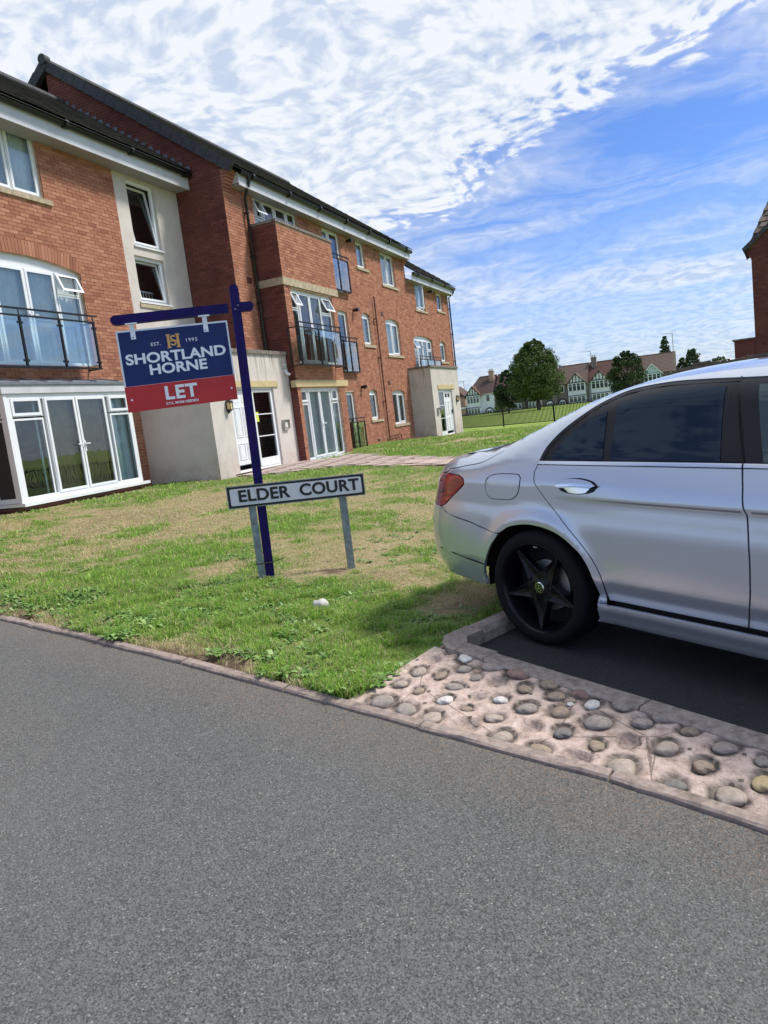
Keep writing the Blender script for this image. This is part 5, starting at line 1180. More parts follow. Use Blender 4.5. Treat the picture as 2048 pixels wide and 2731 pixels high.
# simple dark cabin so that the clear front glass shows seats
# wheels
def make_wheel():
    w = bpy.data.objects.new('wheel', None); COL.objects.link(w); w.parent = car
    T = lambda x, y, h: (x, h, y)            # axis along local y (h = outward negative)
    R = .338
    prof = [(.262, .0), (.266, -.012), (.272, -.016), (.300, -.020), (.322, -.012), (.334, .006), (R, .022), (R, .045), (R - .006, .050), (R - .006, .058), (R, .062), (R, .105), (R - .006, .109), (R - .006, .117), (R, .121), (R, .165), (R - .006, .169), (R - .006, .177), (R, .182), (R, .205), (.330, .222), (.300, .236), (.262, .225)]
    mb = MB(); mb.lathe(prof, T, 64); o = obj('tyre', mb.v, mb.f, M_TYRE, w, True, local=True); autosmooth(o, 40)
    prof = [(.268, .004), (.268, -.008), (.262, -.010), (.256, -.002), (.250, .008), (.246, .030), (.236, .060), (.232, .20), (.262, .215)]
    mb = MB(); mb.lathe(prof, T, 64); o = obj('rim', mb.v, mb.f, M_RIM, w, True, local=True); autosmooth(o, 50)
    mb = MB(); mb.lathe([(.0, .02), (.052, .020), (.070, .030), (.074, .06), (.0, .07)], T, 40); o = obj('hub', mb.v, mb.f, M_RIM, w, True, local=True); autosmooth(o, 40)
    for k in range(5):
        a = math.radians(270 + 72 * k); ca_, sa_ = math.cos(a), math.sin(a); mb = MB(); V = []
        secs = []
        for i in range(9):
            t = i / 8; r = .045 + .207 * t; hw_ = .060 * (1 - t) ** 1.35 * .92 + .011 + (.010 if i == 0 else 0); dp = .020 - .012 * t + .006 * math.sin(t * PI); gr = .016 * math.sin(PI * min(1, t * 1.1)) * (1 - t * .4)
            for (q, hh) in ((-hw_, dp + .045), (-hw_, dp + .006), (-hw_ + .005, dp), (-hw_ * .62, dp + .002), (-hw_ * .30, dp + gr), (hw_ * .30, dp + gr), (hw_ * .62, dp + .002), (hw_ - .005, dp), (hw_, dp + .006), (hw_, dp + .045)):
                V.append((r * ca_ - q * sa_, hh, r * sa_ + q * ca_))
        F = [(i * 10 + j, i * 10 + j + 1, (i + 1) * 10 + j + 1, (i + 1) * 10 + j) for i in range(8) for j in range(9)] + [tuple(range(10)), tuple(80 + j for j in range(9, -1, -1))]
        o = fixn(obj('spoke', V, F, M_RIM, w, local=True)); autosmooth(o, 30)
    mb = MB(); mb.lathe([(0, .012), (.030, .012), (.034, .016), (.034, .03)], T, 32); o = obj('hub_cap', mb.v, mb.f, M_CHROME, w, local=True); autosmooth(o, 30)
    mb = MB(); mb.lathe([(0, .0112), (.0285, .0112)], T, 32); 
    for k in range(16):
        pass
    o2 = obj('hub_badge', mb.v, mb.f, M_TRIM, w, local=True)
    mb = MB()
    for k in range(3):                                     # three-pointed star inside a ring
        a = math.radians(90 + 120 * k); d = Vector((math.cos(a), math.sin(a))); n = Vector((-d.y, d.x)); mb.add([T(*(d * .0185), .0098), T(*(n * .0028), .0098), T(*(-d * .003), .0098), T(*(-n * .0028), .0098)], [(0, 1, 2, 3)])
    for i in range(32):
        a0, a1 = 2 * PI * i / 32, 2 * PI * (i + 1) / 32; mb.add([T(r * math.cos(a), r * math.sin(a), .0098) for r, a in ((.0185, a0), (.0185, a1), (.0205, a1), (.0205, a0))], [(0, 1, 2, 3)])
    obj('star_emblem', mb.v, mb.f, M_CHROME, w, local=True)
    for k in range(5):
        a = math.radians(270 + 36 + 72 * k); r = .056; mb = MB(); mb.tube([T(r * math.cos(a), r * math.sin(a), .04), T(r * math.cos(a), r * math.sin(a), .017)], .010, 6); obj('wheel_bolt', mb.v, mb.f, M_RIM, w, local=True)
    mb = MB(); mb.lathe([(.05, .10), (.150, .10), (.150, .125), (.05, .125)], T, 40); o = obj('brake_disc', mb.v, mb.f, M_BRAKE, w, local=True); autosmooth(o, 30)
    mb = MB(); mb.lathe([(.0, .12), (.24, .14)], T, 32); obj('backing_plate', mb.v, mb.f, M_GAP, w, local=True)
    V = []
    for i in range(9):
        a = math.radians(-5 + 50 * i / 8); 
        for (r, h) in ((.110, .085), (.165, .085), (.165, .14), (.110, .14)): V.append(T(r * math.cos(a), r * math.sin(a), h))
    F = [(i * 4 + j, i * 4 + (j + 1) % 4, i * 4 + 4 + (j + 1) % 4, i * 4 + 4 + j) for i in range(8) for j in range(4)] + [(0, 1, 2, 3), (32, 33, 34, 35)]
    fixn(obj('brake_caliper', V, F, M_BRAKE, w, local=True))
    mb = MB(); mb.box((-.010, -.004, .2415), (.014, .004, .2485)); obj('balance_weight', mb.v, mb.f, M_BRAKE, w, local=True)
    return w
w0 = make_wheel(); w0.location = (0, .012, .337)
for (s, y, r) in ((2.92, .012, 0), (0, 2 * HW - .012, PI), (2.92, 2 * HW - .012, PI)):
    c = w0.copy(); COL.objects.link(c); c.parent = car; c.location = (s, y, .337); c.rotation_euler = (0, 0, r)
    for ch in w0.children:
        d = ch.copy(); COL.objects.link(d); d.parent = c
# wing mirrors
for sd_ in (0, 1):
    bm = bmesh.new(); bmesh.ops.create_icosphere(bm, subdivisions=3, radius=1)
    for v in bm.verts: v.co = Vector((v.co.x * .07, v.co.y * .11, v.co.z * .075))
    me = bpy.data.meshes.new('wing_mirror'); bm.to_mesh(me); bm.free(); me.shade_smooth(); me.materials.append(M_PAINT); o = bpy.data.objects.new('wing_mirror', me); COL.objects.link(o); o.parent = car; o.location = (2.12, -.08 if sd_ == 0 else 2 * HW + .08, 1.12)

# ------------------------------------------------------------------ signs
def text_mesh(name, s, size, P, u, z, d, m, parent, align='CENTER', bold=0., sx=1., ext=.0015, spacing=1.):
    cu = bpy.data.curves.new(name, 'FONT'); cu.body = s; cu.size = size; cu.align_x = align; cu.align_y = 'CENTER'; cu.offset = bold; cu.extrude = ext; cu.space_character = spacing
    to = bpy.data.objects.new(name, cu); COL.objects.link(to); bpy.context.view_layer.update()
    me = bpy.data.meshes.new_from_object(to.evaluated_get(bpy.context.evaluated_depsgraph_get())); bpy.data.objects.remove(to)
    for v in me.vertices: q = P(u + v.co.x * sx, z + v.co.y, d + v.co.z); v.co = Vector(q)
    me.materials.clear(); me.materials.append(m); me.name = name
    o = bpy.data.objects.new(name, me); COL.objects.link(o); parent_to(o, parent); return o
A_ = Vector((-3.499, 5.214)); B_ = Vector((-2.859, 5.688)); D_ = (B_ - A_).normalized(); NV = Vector((D_.y, -D_.x))   # faces the road
class SP(Pl):
    def __call__(s, u, z, d=0): q = A_ + D_ * u + NV * d; return (q.x, q.y, z)
S_ = SP((0, 0, 0), (D_.x, D_.y, 0), (NV.x, NV.y, 0))
M_NAVY = mat('navy_paint', (.008, .003, .085), .6, spec=.2, build=noisy((.008, .003, .085), .25, 9, .2, 40)); M_GALV = mat('galvanised_steel', (.30, .35, .38), .5, metal=.5, build=noisy((.24, .29, .32), .35, 22))
M_SNW = mat('sign_white', (.66, .67, .72), .5, build=noisy((.62, .63, .68), .08, 8)); M_SNB = mat('sign_black', (.012, .012, .012), .5)
M_BLUE = mat('board_blue', (.008, .022, .12), .5, spec=.3, build=noisy((.008, .022, .12), .12, 5)); M_RED = mat('board_red', (.46, .016, .022), .45, build=noisy((.46, .016, .022), .12, 5)); M_WH = mat('board_white', (.74, .80, .88), .5); M_GOLD = mat('board_gold', (.62, .35, .11), .5)
# street name plate on two posts
zb = HZ(-3.5, 5.2)
st = empty('street_name_sign', (A_.x, A_.y, zb)); tag(st, 'white street nameplate reading ELDER COURT with black border on two grey posts', 'street sign')
mb = MB(); S_.B(mb, -.165, 1.035, .853, 1.045, .045, .052); 
# follow the slight droop of the plate to the right
dz = lambda u: -.042 * (u + .165) / 1.2
class SPd(SP):
    def __call__(s, u, z, d=0): q = A_ + D_ * u + NV * d; return (q.x, q.y, z + dz(u))
Sd = SPd((0, 0, 0), (D_.x, D_.y, 0), (NV.x, NV.y, 0))
def rrect(a, b, c, d, r, n=5):
    out = []
    for (x, y, t0) in ((b - r, d - r, 0), (a + r, d - r, 90), (a + r, c + r, 180), (b - r, c + r, 270)):
        for i in range(n + 1): t = math.radians(t0 + 90 * i / n); out.append((x + r * math.cos(t), y + r * math.sin(t)))
    return out
mb = MB(); mb.poly_prism(rrect(-.165, 1.035, .868, 1.062, .004), lambda u, z, d: Sd(u, z, d), .042, .050); fixn(mb.done('plate', M_GALV, st))
mb = MB(); mb.poly_prism(rrect(-.158, 1.028, .875, 1.055, .004), lambda u, z, d: Sd(u, z, d), .050, .0515); fixn(mb.done('black_border', M_SNB, st))
mb = MB(); mb.poly_prism(rrect(-.138, 1.008, .893, 1.037, .014), lambda u, z, d: Sd(u, z, d), .0515, .053); fixn(mb.done('white_face', M_SNW, st))
text_mesh('lettering', 'ELDER', .140, Sd, .145, .966, .0542, M_SNB, st, bold=.0042, sx=1.08, ext=.0006, spacing=1.03)
text_mesh('lettering', 'COURT', .140, Sd, .718, .966, .0542, M_SNB, st, bold=.0042, sx=1.08, ext=.0006, spacing=1.03)
for i, u in enumerate((.035, .832)):
    z0 = -.05; mb = MB(); S_.B(mb, u - .030, u + .030, z0, .99, -.028, .028); mb.done('post', M_GALV, st)
    mb = MB(); S_.B(mb, u - .05, u + .05, .93, .97, -.032, .041); mb.done('bracket', M_GALV, st)
    for v in (.88, .97):
        pass
# letting board on its own timber post
lb = empty('letting_board', (A_.x + D_.x * .1, A_.y + D_.y * .1, zb)); tag(lb, 'navy timber post with cross arm and hanging navy and red board reading LET', 'letting board')
class SL(SP):   # post leans very slightly
    def __call__(s, u, z, d=0): q = A_ + D_ * (u + .012 * (z - .2)) + NV * d; return (q.x, q.y, z)
Lp = SL((0, 0, 0), (D_.x, D_.y, 0), (NV.x, NV.y, 0)); du_ = .0
mb = MB(); mb.poly_prism([(.068, .02), (.140, .02), (.150, 2.68), (.143, 2.71), (.125, 2.722), (.095, 2.722), (.080, 2.71), (.075, 2.68)], lambda u, z, d: Lp(u, z, d), -.034, .036); fixn(mb.done('post', M_NAVY, lb))
zc = lambda u: 2.525 + .026 * (u + .3) / 1.0
def arm(u, z, d): return S_(u, z + zc(u), d)
mb = MB(); mb.poly_prism([(-.835, -.038), (-.860, -.022), (-.868, 0), (-.860, .024), (-.835, .038), (.075, .038), (.075, -.038)], arm, -.030, .030); fixn(mb.done('cross_arm', M_NAVY, lb))
mb = MB(); mb.poly_prism([(.15, -.038), (.15, .038), (.262, .038), (.280, .022), (.285, 0), (.280, -.022), (.262, -.038)], arm, -.030, .030); fixn(mb.done('cross_arm_end', M_NAVY, lb))
for (u, z) in ((.100, 2.52), (.125, 2.55)):
    m2 = MB(); m2.tube([S_(u + .03, z, .034), S_(u + .03, z, .040)], .006, 8); m2.done('nail', M_GALV, lb)
# hanging board: top edge slopes like the arm
tb = lambda u: .016 * (u + .4)
class SB(SP):
    def __call__(s, u, z, d=0): q = A_ + D_ * u + NV * d; return (q.x, q.y, z + tb(u))
Sb = SB((0, 0, 0), (D_.x, D_.y, 0), (NV.x, NV.y, 0))
mb = MB(); mb.poly_prism(rrect(-.842, .050, 1.978, 2.432, .006), lambda u, z, d: Sb(u, z, d), .010, .016); bd = fixn(mb.done('board', M_WH, lb))
mb = MB(); mb.poly_prism([(-.828, 1.985), (.037, 1.985), (.037, 2.418), (-.828, 2.418)], lambda u, z, d: Sb(u, z, d), .016, .0172); fixn(mb.done('blue_panel', M_BLUE, bd))
mb = MB(); mb.poly_prism([(-.842, 1.778), (.046, 1.778), (.046, 1.982), (-.842, 1.982)], lambda u, z, d: Sb(u, z, d), .017, .024); rp = fixn(mb.done('red_panel', M_RED, lb))
text_mesh('lettering', 'SHORTLAND', .112, Sb, -.396, 2.192, .0182, M_WH, bd, bold=.0036, sx=1.20, ext=.0006, spacing=1.02)
text_mesh('lettering', 'HORNE', .112, Sb, -.396, 2.096, .0182, M_WH, bd, bold=.0036, sx=1.20, ext=.0006, spacing=1.02)
text_mesh('lettering', 'EST.', .038, Sb, -.545, 2.300, .0182, M_WH, bd, bold=.0004, ext=.0006, spacing=1.25); text_mesh('lettering', '1995', .042, Sb, -.260, 2.305, .0182, M_WH, bd, bold=0, ext=.0006, spacing=1.25)
text_mesh('lettering', 'LET', .150, Sb, -.405, 1.893, .0252, M_WH, rp, bold=.0048, sx=1.05, ext=.0006, spacing=1.10); text_mesh('lettering', 'S.T.C. MORE NEEDED!', .027, Sb, -.405, 1.812, .0252, M_WH, rp, bold=.0008, ext=.0006)
# interlaced H and S monogram
mb = MB(); cu_, cz2 = -.404, 2.312; hh = .056
for (a, b) in ((-.048, -.028), (.028, .048)):
    mb.poly_prism([(cu_ + a, cz2 - hh), (cu_ + b, cz2 - hh), (cu_ + b, cz2 + hh), (cu_ + a, cz2 + hh)], lambda u, z, d: Sb(u, z, d), .0172, .0188)
for (a, b, c, d) in ((-.054, -.022, -hh, -hh + .010), (.022, .054, -hh, -hh + .010), (-.054, -.022, hh - .010, hh), (.022, .054, hh - .010, hh), (-.03, .03, -.005, .005)):
    mb.poly_prism([(cu_ + a, cz2 + c), (cu_ + b, cz2 + c), (cu_ + b, cz2 + d), (cu_ + a, cz2 + d)], lambda u, z, d: Sb(u, z, d), .0173, .0189)
mb.done('monogram', M_GOLD, bd); text_mesh('monogram_letter', 'S', .118, Sb, cu_, cz2 - .001, .0196, M_GOLD, bd, bold=.001, ext=.0006)
for u in (-.712, -.132):                                    # white hanger clips
    mb = MB(); z1 = zc(u) - .036
    Sb.B(mb, u - .046, u + .046, z1 - tb(u) - .008, z1 - tb(u) + .002, .004, .034); Sb.B(mb, u - .017, u + .021, 2.355, z1 - tb(u), .0175, .022); mb.done('hanger', M_WH, lb)
    m2 = MB(); m2.tube([Sb(u, 2.37, .022), Sb(u, 2.37, .026)], .006, 8); m2.done('screw', M_GALV, lb)
for u in (-.80, .008): m2 = MB(); m2.tube([Sb(u, 1.875, .024), Sb(u, 1.875, .027)], .008, 10); m2.done('screw', M_WH, rp)
# cable tie round both posts
tie = MB(); zt_ = .36
ring = [Lp(a, zt_, b) for a, b in ((.0, .044), (.145, .044), (.145, -.042), (.0, -.042), (.0, .044))]; tie.tube(ring, .005, 5, cap=False); tie.tube([Lp(.145, zt_ + .002, .044), Lp(.19, zt_ + .012, .052), Lp(.235, zt_ + .016, .05)], .0035, 5); tie.done('cable_tie', M_SNB, lb)

# ------------------------------------------------------------------ bow-top fence
fn = empty('bow_top_fence', (-11.2, 43.6, -.1)); tag(fn, 'black bow topped metal railing along the far edge of the lawn', 'fence')
F0 = Vector((-15.2, 46.3)); F1 = Vector((16, 26.5)); F1 = Vector((-7.65, 40.2)) + (Vector((-7.65, 40.2)) - Vector((-11.18, 43.6))) * 4.5; F0 = Vector((-11.18, 43.6)) - (Vector((-7.65, 40.2)) - Vector((-11.18, 43.6))) * 1.6
Ft = (F1 - F0); FL = Ft.length; Ft.normalize(); nb = int(FL / .115); mb = MB()
def fz(q): return HZ(q.x, q.y) + .03
for i in range(nb):
    q = F0 + Ft * (i * .115); z = fz(q)
    mb.box((q.x - .016, q.y - .016, z + .08), (q.x + .016, q.y + .016, z + .97))
    if i % 2 == 0:
        p = [Vector((q.x, q.y, z + .97)), *[Vector((q.x + Ft.x * .0575 * (1 - math.cos(PI * k / 6)), q.y + Ft.y * .0575 * (1 - math.cos(PI * k / 6)), z + .97 + .06 * math.sin(PI * k / 6))) for k in range(1, 6)], Vector((q.x + Ft.x * .115, q.y + Ft.y * .115, z + .97))]
        mb.tube(p, .013, 4)
mb.done('bars', M_RAILM, fn, kind='stuff')
k = 0
while k * 4.9 < FL:
    q = F0 + Ft * (k * 4.9); z = fz(q); MB().box((q.x - .035, q.y - .035, z - .1), (q.x + .035, q.y + .035, z + 1.12)).done('post', M_RAILM, fn)
    q2 = F0 + Ft * min((k + 1) * 4.9, FL); z2 = fz(q2)
    for h in (.10, .90):
        MB().tube([(q.x, q.y, z + h), (q2.x, q2.y, z2 + h)], .02, 4).done('rail', M_RAILM, fn)
    k += 1

# ------------------------------------------------------------------ far houses
M_HW = mat('house_white', rough=.9, build=noisy((.72, .73, .80), .08, .8)); M_HP = mat('house_pebbledash', rough=.95, build=noisy((.20, .17, .15), .2, 1.5)); M_HB = mat('house_brick', rough=.9, build=noisy((.42, .28, .20), .2, 2))
M_TIMB = mat('black_timber', (.02, .02, .022), .7); M_HG = mat('house_glass', (.04, .06, .07), .05, spec=.8); M_BLUEP = mat('pale_blue_paint', (.50, .62, .70), .8)
def house(x0, x1, y, gc, gw, m, mroof, label, gable='timber', chim=None, left_end=False, right_end=False, arch=None, mg=None, group='terraced houses beyond the field'):
    zb = HZ((x0 + x1) / 2, y); h = empty('terraced_house', ((x0 + x1) / 2, y, zb)); tag(h, label, 'house', group)
    ze, zr, dp = 3.2, 6.3, 8.0; F_ = Pl((0, y, 0), (1, 0, 0), (0, -1, 0)); mb = MB(); mb.box((x0, y, zb - .3), (x1, y + dp, ze)); mb.done('wall', m, h)
    V = []; mb = MB(); hip = 1.6 if left_end else 0
    mb.add([(x0 - (.25 if left_end else 0), y - .3, ze - .05), (x1, y - .3, ze - .05), (x1, y + dp / 2, zr), (x0 + hip, y + dp / 2, zr), (x0 - (.25 if left_end else 0), y + dp + .3, ze - .05), (x1, y + dp + .3, ze - .05)], [(0, 1, 2, 3), (5, 4, 3, 2), (4, 0, 3)])
    rf = mb.done('roof', mroof, h); MB().tube([(x0 + hip, y + dp / 2, zr), (x1, y + dp / 2, zr)], .1, 6).done('ridge', mroof, rf)
    for r in range(1, 14):
        t = r / 14; yy = y - .3 + (dp / 2 + .3) * t; z_ = ze - .05 + (zr - ze + .05) * t; a = x0 + hip * t; rw = MB(); rw.box((a, yy, z_), (x1, yy + .05, z_ + .035)); rw.done('tile_course', mroof, rf)
    if right_end: MB().add([(x1 + .01, y, ze), (x1 + .01, y + dp, ze), (x1 + .01, y + dp / 2, zr - .1)], [(0, 1, 2)]).done('gable_end', M_HB, h); MB().add([(x1 + .01, y, zb), (x1 + .01, y + dp, zb), (x1 + .01, y + dp, ze), (x1 + .01, y, ze)], [(0, 1, 2, 3)]).done('side_wall', M_HB, h)
    B = lambda mbb, a, b, c, d, d0, d1: F_.B(mbb, a, b, c, d, d0, d1)
    def win(a, b, c, d, d0, n=4, nm='window'):
        m2 = MB(); B(m2, a, b, c, d, d0, d0 + .05); w_ = m2.done(nm, M_UPVC, h); 
        for i in range(n):
            for (q0, q1) in ((c + .08, c + (d - c) * .66), (c + (d - c) * .70, d - .08)):
                m3 = MB(); B(m3, a + (b - a) * (i + .12) / n, a + (b - a) * (i + .88) / n, q0, q1, d0 + .05, d0 + .06); m3.done('pane', M_HG, w_)
    if gc is not None:
        mgx = mg or m; a, b = gc - gw / 2, gc + gw / 2; pk = 4.65
        m2 = MB(); B(m2, a + .25, b - .25, zb - .2, ze, 0, .7); m2.done('bay', mgx, h)
        m2 = MB(); m2.add([F_(a + .1, ze - .05, .70), F_(b - .1, ze - .05, .70), F_(gc, pk - .1, .70)], [(0, 1, 2)]); m2.done('gable', M_BLUEP if gable == 'blue' else mgx, h)
        m2 = MB()
        for (s0, s1) in ((a - .15, gc), (b + .15, gc)): m2.add([F_(s0, ze - .35, .95), F_(s1, pk + .08, .95), F_(s1, pk + .08, -2.2), F_(s0, ze - .35, -.3)], [(0, 1, 2, 3)])
        m2.done('gable_roof', mroof, h)
        bc = M_UPVC if gable == 'blue' else M_TIMB
        for (s0, s1) in ((a - .15, gc), (b + .15, gc)):
            m2 = MB(); m2.add([F_(s0, ze - .36, .96), F_(s1, pk + .07, .96), F_(s1, pk - .14, .96), F_(s0 * .94 + s1 * .06, ze - .40, .96)], [(0, 1, 2, 3)]); m2.done('bargeboard', bc, h)
        if gable == 'timber':
            for t in (-.62, -.31, 0, .31, .62):
                u = gc + t * gw / 2; top = pk - .15 - abs(t) * (pk - ze); m2 = MB(); B(m2, u - .06, u + .06, ze - .0, top, .70, .74); m2.done('timber', M_TIMB, h)
            m2 = MB(); B(m2, a + .15, b - .15, ze - .12, ze + .04, .70, .75); m2.done('timber', M_TIMB, h)
        win(a + .35, b - .35, 1.7, 3.02, .70); win(a + .35, b - .35, -.15, .85, .70)
        m2 = MB(); B(m2, a + .25, b - .25, .92, 1.02, .70, .80); m2.done('band', M_TIMB, h)
    sm = (x0 + gc - gw / 2) / 2 if gc is not None and gc - x0 > x1 - gc else ((gc + gw / 2 + x1) / 2 if gc is not None else x0 + .9)
    win(sm - .38, sm + .38, 1.75, 2.95, 0, 1)
    ac = arch if arch is not None else sm
    m2 = MB(); pts = [(ac + .82 * math.cos(t), -.1 + .85 * math.sin(t)) for t in [PI * k / 10 for k in range(11)]]; m2.poly_prism([(ac + .82, -.45)] + pts + [(ac - .82, -.45)], lambda u, z, d: F_(u, z, d), 0, .06); m2.done('arch_surround', M_TIMB, h)
    m2 = MB(); pts = [(ac + .60 * math.cos(t), -.1 + .62 * math.sin(t)) for t in [PI * k / 10 for k in range(11)]]; m2.poly_prism([(ac + .60, -.45)] + pts + [(ac - .60, -.45)], lambda u, z, d: F_(u, z, d), .06, .08); dr = m2.done('porch_door', M_UPVC, h)
    for t in (-.40, .05):
        m3 = MB(); B(m3, ac + t, ac + t + .35, -.35, .20, .08, .09); m3.done('pane', M_HG, dr)
    if chim is not None:
        c = MB(); c.box((chim - .42, y + 2.6, 4.6), (chim + .42, y + 3.4, 7.1)); c.box((chim - .5, y + 2.5, 6.9), (chim + .5, y + 3.5, 7.05)); ch = c.done('chimney', M_HB if chim < -20 else M_HP, h)
        for q in (-.2, .2): MB().tube([(chim + q, y + 3, 7.1), (chim + q, y + 3, 7.45)], .12, 8).done('chimney_pot', M_HB, ch)
    return h
def hy(x): return 125.2 + (x + 35) * .14
house(-35.1, -30.25, hy(-35), -33.8, 2.9, M_HW, M_TILER, 'white end house with black timbered gable, leftmost of the far terrace', left_end=True, arch=-31.2, chim=-31.0)
house(-30.25, -25.0, hy(-30), -26.7, 3.0, M_HP, M_TILER, 'brown pebbledash house directly right of the white end house, half behind trees', arch=-29.2)
house(-25.0, -19.7, hy(-25), -23.3, 3.0, M_HP, M_TILER, 'brown pebbledash house hidden mostly behind the large tree', arch=-20.9)
house(-19.7, -14.45, hy(-18), -16.3, 3.4, M_HP, M_TILEP, 'far house with dark timbered gable and white bay just right of the large tree', arch=-18.9, mg=M_HW)
house(-14.45, -9.6, hy(-13), -12.55, 3.4, M_HW, M_TILER, 'white far house with timbered gable below the tall chimney', arch=-10.3, chim=-13.6)
house(-9.6, -5.9, hy(-8), None, 0, M_HP, M_TILER, 'far house hidden behind the round tree with plain front', arch=-7.6)
house(-5.9, -.5, hy(-3), -4.25, 3.3, M_HP, M_TILEP, 'far end house with pale blue gable and white bargeboards at the right end', gable='blue', right_end=True, arch=-1.4, mg=M_BLUEP)
# small building glimpsed left of the white house
hb = empty('outbuilding', (-38, 124, -.3)); tag(hb, 'low brick outbuilding with flat white roof edge left of the white end house', 'outbuilding')
MB().box((-38.9, 124, -.5), (-35.3, 127, 1.2)).done('wall', M_HB, hb); MB().box((-39, 123.9, 1.0), (-35.25, 127, 1.25)).done('roof_edge', M_HW, hb); 
wq = MB().box((-37.6, 123.94, -.2), (-36.2, 124.0, .75)).done('window', M_UPVC, hb); MB().box((-37.45, 123.90, -.1), (-36.35, 123.945, .62)).done('pane', M_HG, wq)
hb2 = empty('distant_house', (-39, 130, 0)); tag(hb2, 'pale brick house wall with brown gabled roof behind the flat outbuilding', 'house')
MB().box((-41, 129, -.5), (-36.6, 134, 3.2)).done('wall', M_HB, hb2); MB().add([(-41.3, 128.8, 3.1), (-36.3, 128.8, 3.1), (-38.8, 128.8, 5.2), (-41.3, 135, 3.1), (-36.3, 135, 3.1), (-38.8, 135, 5.2)], [(0, 1, 2), (0, 2, 5, 3), (1, 4, 5, 2)]).done('roof', M_TILER, hb2)
def aerial(x, y, z0, z1, lab, flip=1):
    m2 = MB(); m2.tube([(x, y, z0), (x, y, z1)], .05, 5); m2.tube([(x, y, z1 - .05), (x - 1.3 * flip, y, z1 + .02)], .03, 4)
    for i in range(6): m2.tube([(x - flip * (.1 + i * .22), y - .3, z1), (x - flip * (.1 + i * .22), y + .3, z1)], .02, 4)
    o = m2.done('aerial', mat('far_aerial', (.3, .3, .3), .5)); tag(o, lab, 'aerial')
aerial(-14.0, 131, 6.4, 8.2, 'television aerial on the tall dark chimney of the far houses'); aerial(-.75, 121, .0, 8.7, 'tall pole aerial rising beside the right end of the far houses', 1); aerial(-35.9, 127, 3.2, 5.9, 'thin aerial above the eaves of the white end house at the left')

# ------------------------------------------------------------------ right: brick block, annex, stepped fence
rb = empty('brick_block', (3.28, 37.9, 0)); tag(rb, 'tall shaded red brick gabled block at the right edge of the view', 'building')
PRb = Pl((0, 37.9, 0), (1, 0, 0), (0, -1, 0))
gzr = lambda x: 6.95 + (x - 3.08) * .80
MB().add([PRb(3.28, -.4), PRb(12, -.4), PRb(12, 7.0), PRb(3.28, 7.0)], [(0, 1, 2, 3)]).done('wall', M_MORT2, rb)
MB().add([PRb(3.28, 7.0), PRb(12, 7.0), PRb(7.6, gzr(7.6))], [(0, 1, 2)]).done('gable', M_MORT2, rb); MB().box((3.28, 37.91, -.4), (3.30, 48, 7.0)).done('side_wall', M_BRICKR, rb)
V = []; F = []; n = 0
for k in range(140):
    z = -.35 + k * .075; a0 = 3.28 if z < 7 else 3.08 + (z - 6.95) / .80 + .12; a1 = 12 if z < 7 else min(12, 12.1 - (z - 6.95) / .80)
    if z > 10.4: break
    u = a0 - (k % 2) * .1125
    while u < a1:
        b0 = max(u, a0); b1 = min(u + .215, a1)
        if b1 - b0 > .03: V += [PRb(b0, z, .012), PRb(b1, z, .012), PRb(b1, z + .065, .012), PRb(b0, z + .065, .012), PRb(b0, z + .065, 0), PRb(b1, z + .065, 0)]; F += [(n, n + 1, n + 2, n + 3), (n + 3, n + 2, n + 5, n + 4)]; n += 6
        u += .225
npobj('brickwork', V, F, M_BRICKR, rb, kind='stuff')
for i in range(5): MB().box((3.26 - i * .04, 37.86, 6.48 + i * .08), (3.30, 37.92, 6.55 + i * .08)).done('corbel_brick', M_BRICKR, rb)
d0 = Vector((2.98, 0, 6.86)); d1 = Vector((7.6, 0, gzr(7.6) + .1))
for i in range(14):
    a = d0.lerp(d1, i / 14); b = d0.lerp(d1, (i + .97) / 14); MB().add([(a.x, 37.78, a.z), (b.x, 37.78, b.z), (b.x - .06, 37.78, b.z + .16), (a.x - .06, 37.78, a.z + .16), (a.x, 37.95, a.z), (b.x, 37.95, b.z), (b.x - .06, 37.95, b.z + .16), (a.x - .06, 37.95, a.z + .16)], [(0, 1, 2, 3), (0, 4, 5, 1), (3, 2, 6, 7)]).done('verge_tile', M_VERGE, rb)
def tileslope(p00, p10, p11, p01, rows, cols, m, parent):
    "tiled slope between corners; p00->p10 along the eaves"
    V = []; F = []; n = 0; p00, p10, p11, p01 = map(Vector, (p00, p10, p11, p01)); nn = (p10 - p00).cross(p01 - p00).normalized(); nn = nn if nn.z > 0 else -nn
    for r in range(rows):
        for c in range(cols):
            s0, s1 = (c + (r % 2) * .5) / cols, (c + .97 + (r % 2) * .5) / cols; s1 = min(s1, 1.0)
            if s0 >= 1: continue
            L0 = lambda s, t: (p00.lerp(p10, s)).lerp(p01.lerp(p11, s), t)
            q = [L0(s0, r / rows) + nn * .06, L0(s1, r / rows) + nn * .06, L0(s1, (r + 1.1) / rows) + nn * .02, L0(s0, (r + 1.1) / rows) + nn * .02, L0(s0, r / rows), L0(s1, r / rows)]
            V += [tuple(x) for x in q]; F += [(n, n + 1, n + 2, n + 3), (n + 4, n + 5, n + 1, n)]; n += 6
    npobj('roof_tiling', V, F, m, parent, kind='stuff')
tileslope((3.1, 39.6, 7.35), (12, 39.6, 7.35), (12, 43.8, 11.4), (4.65, 43.8, 11.4), 14, 28, M_TILEP, rb)
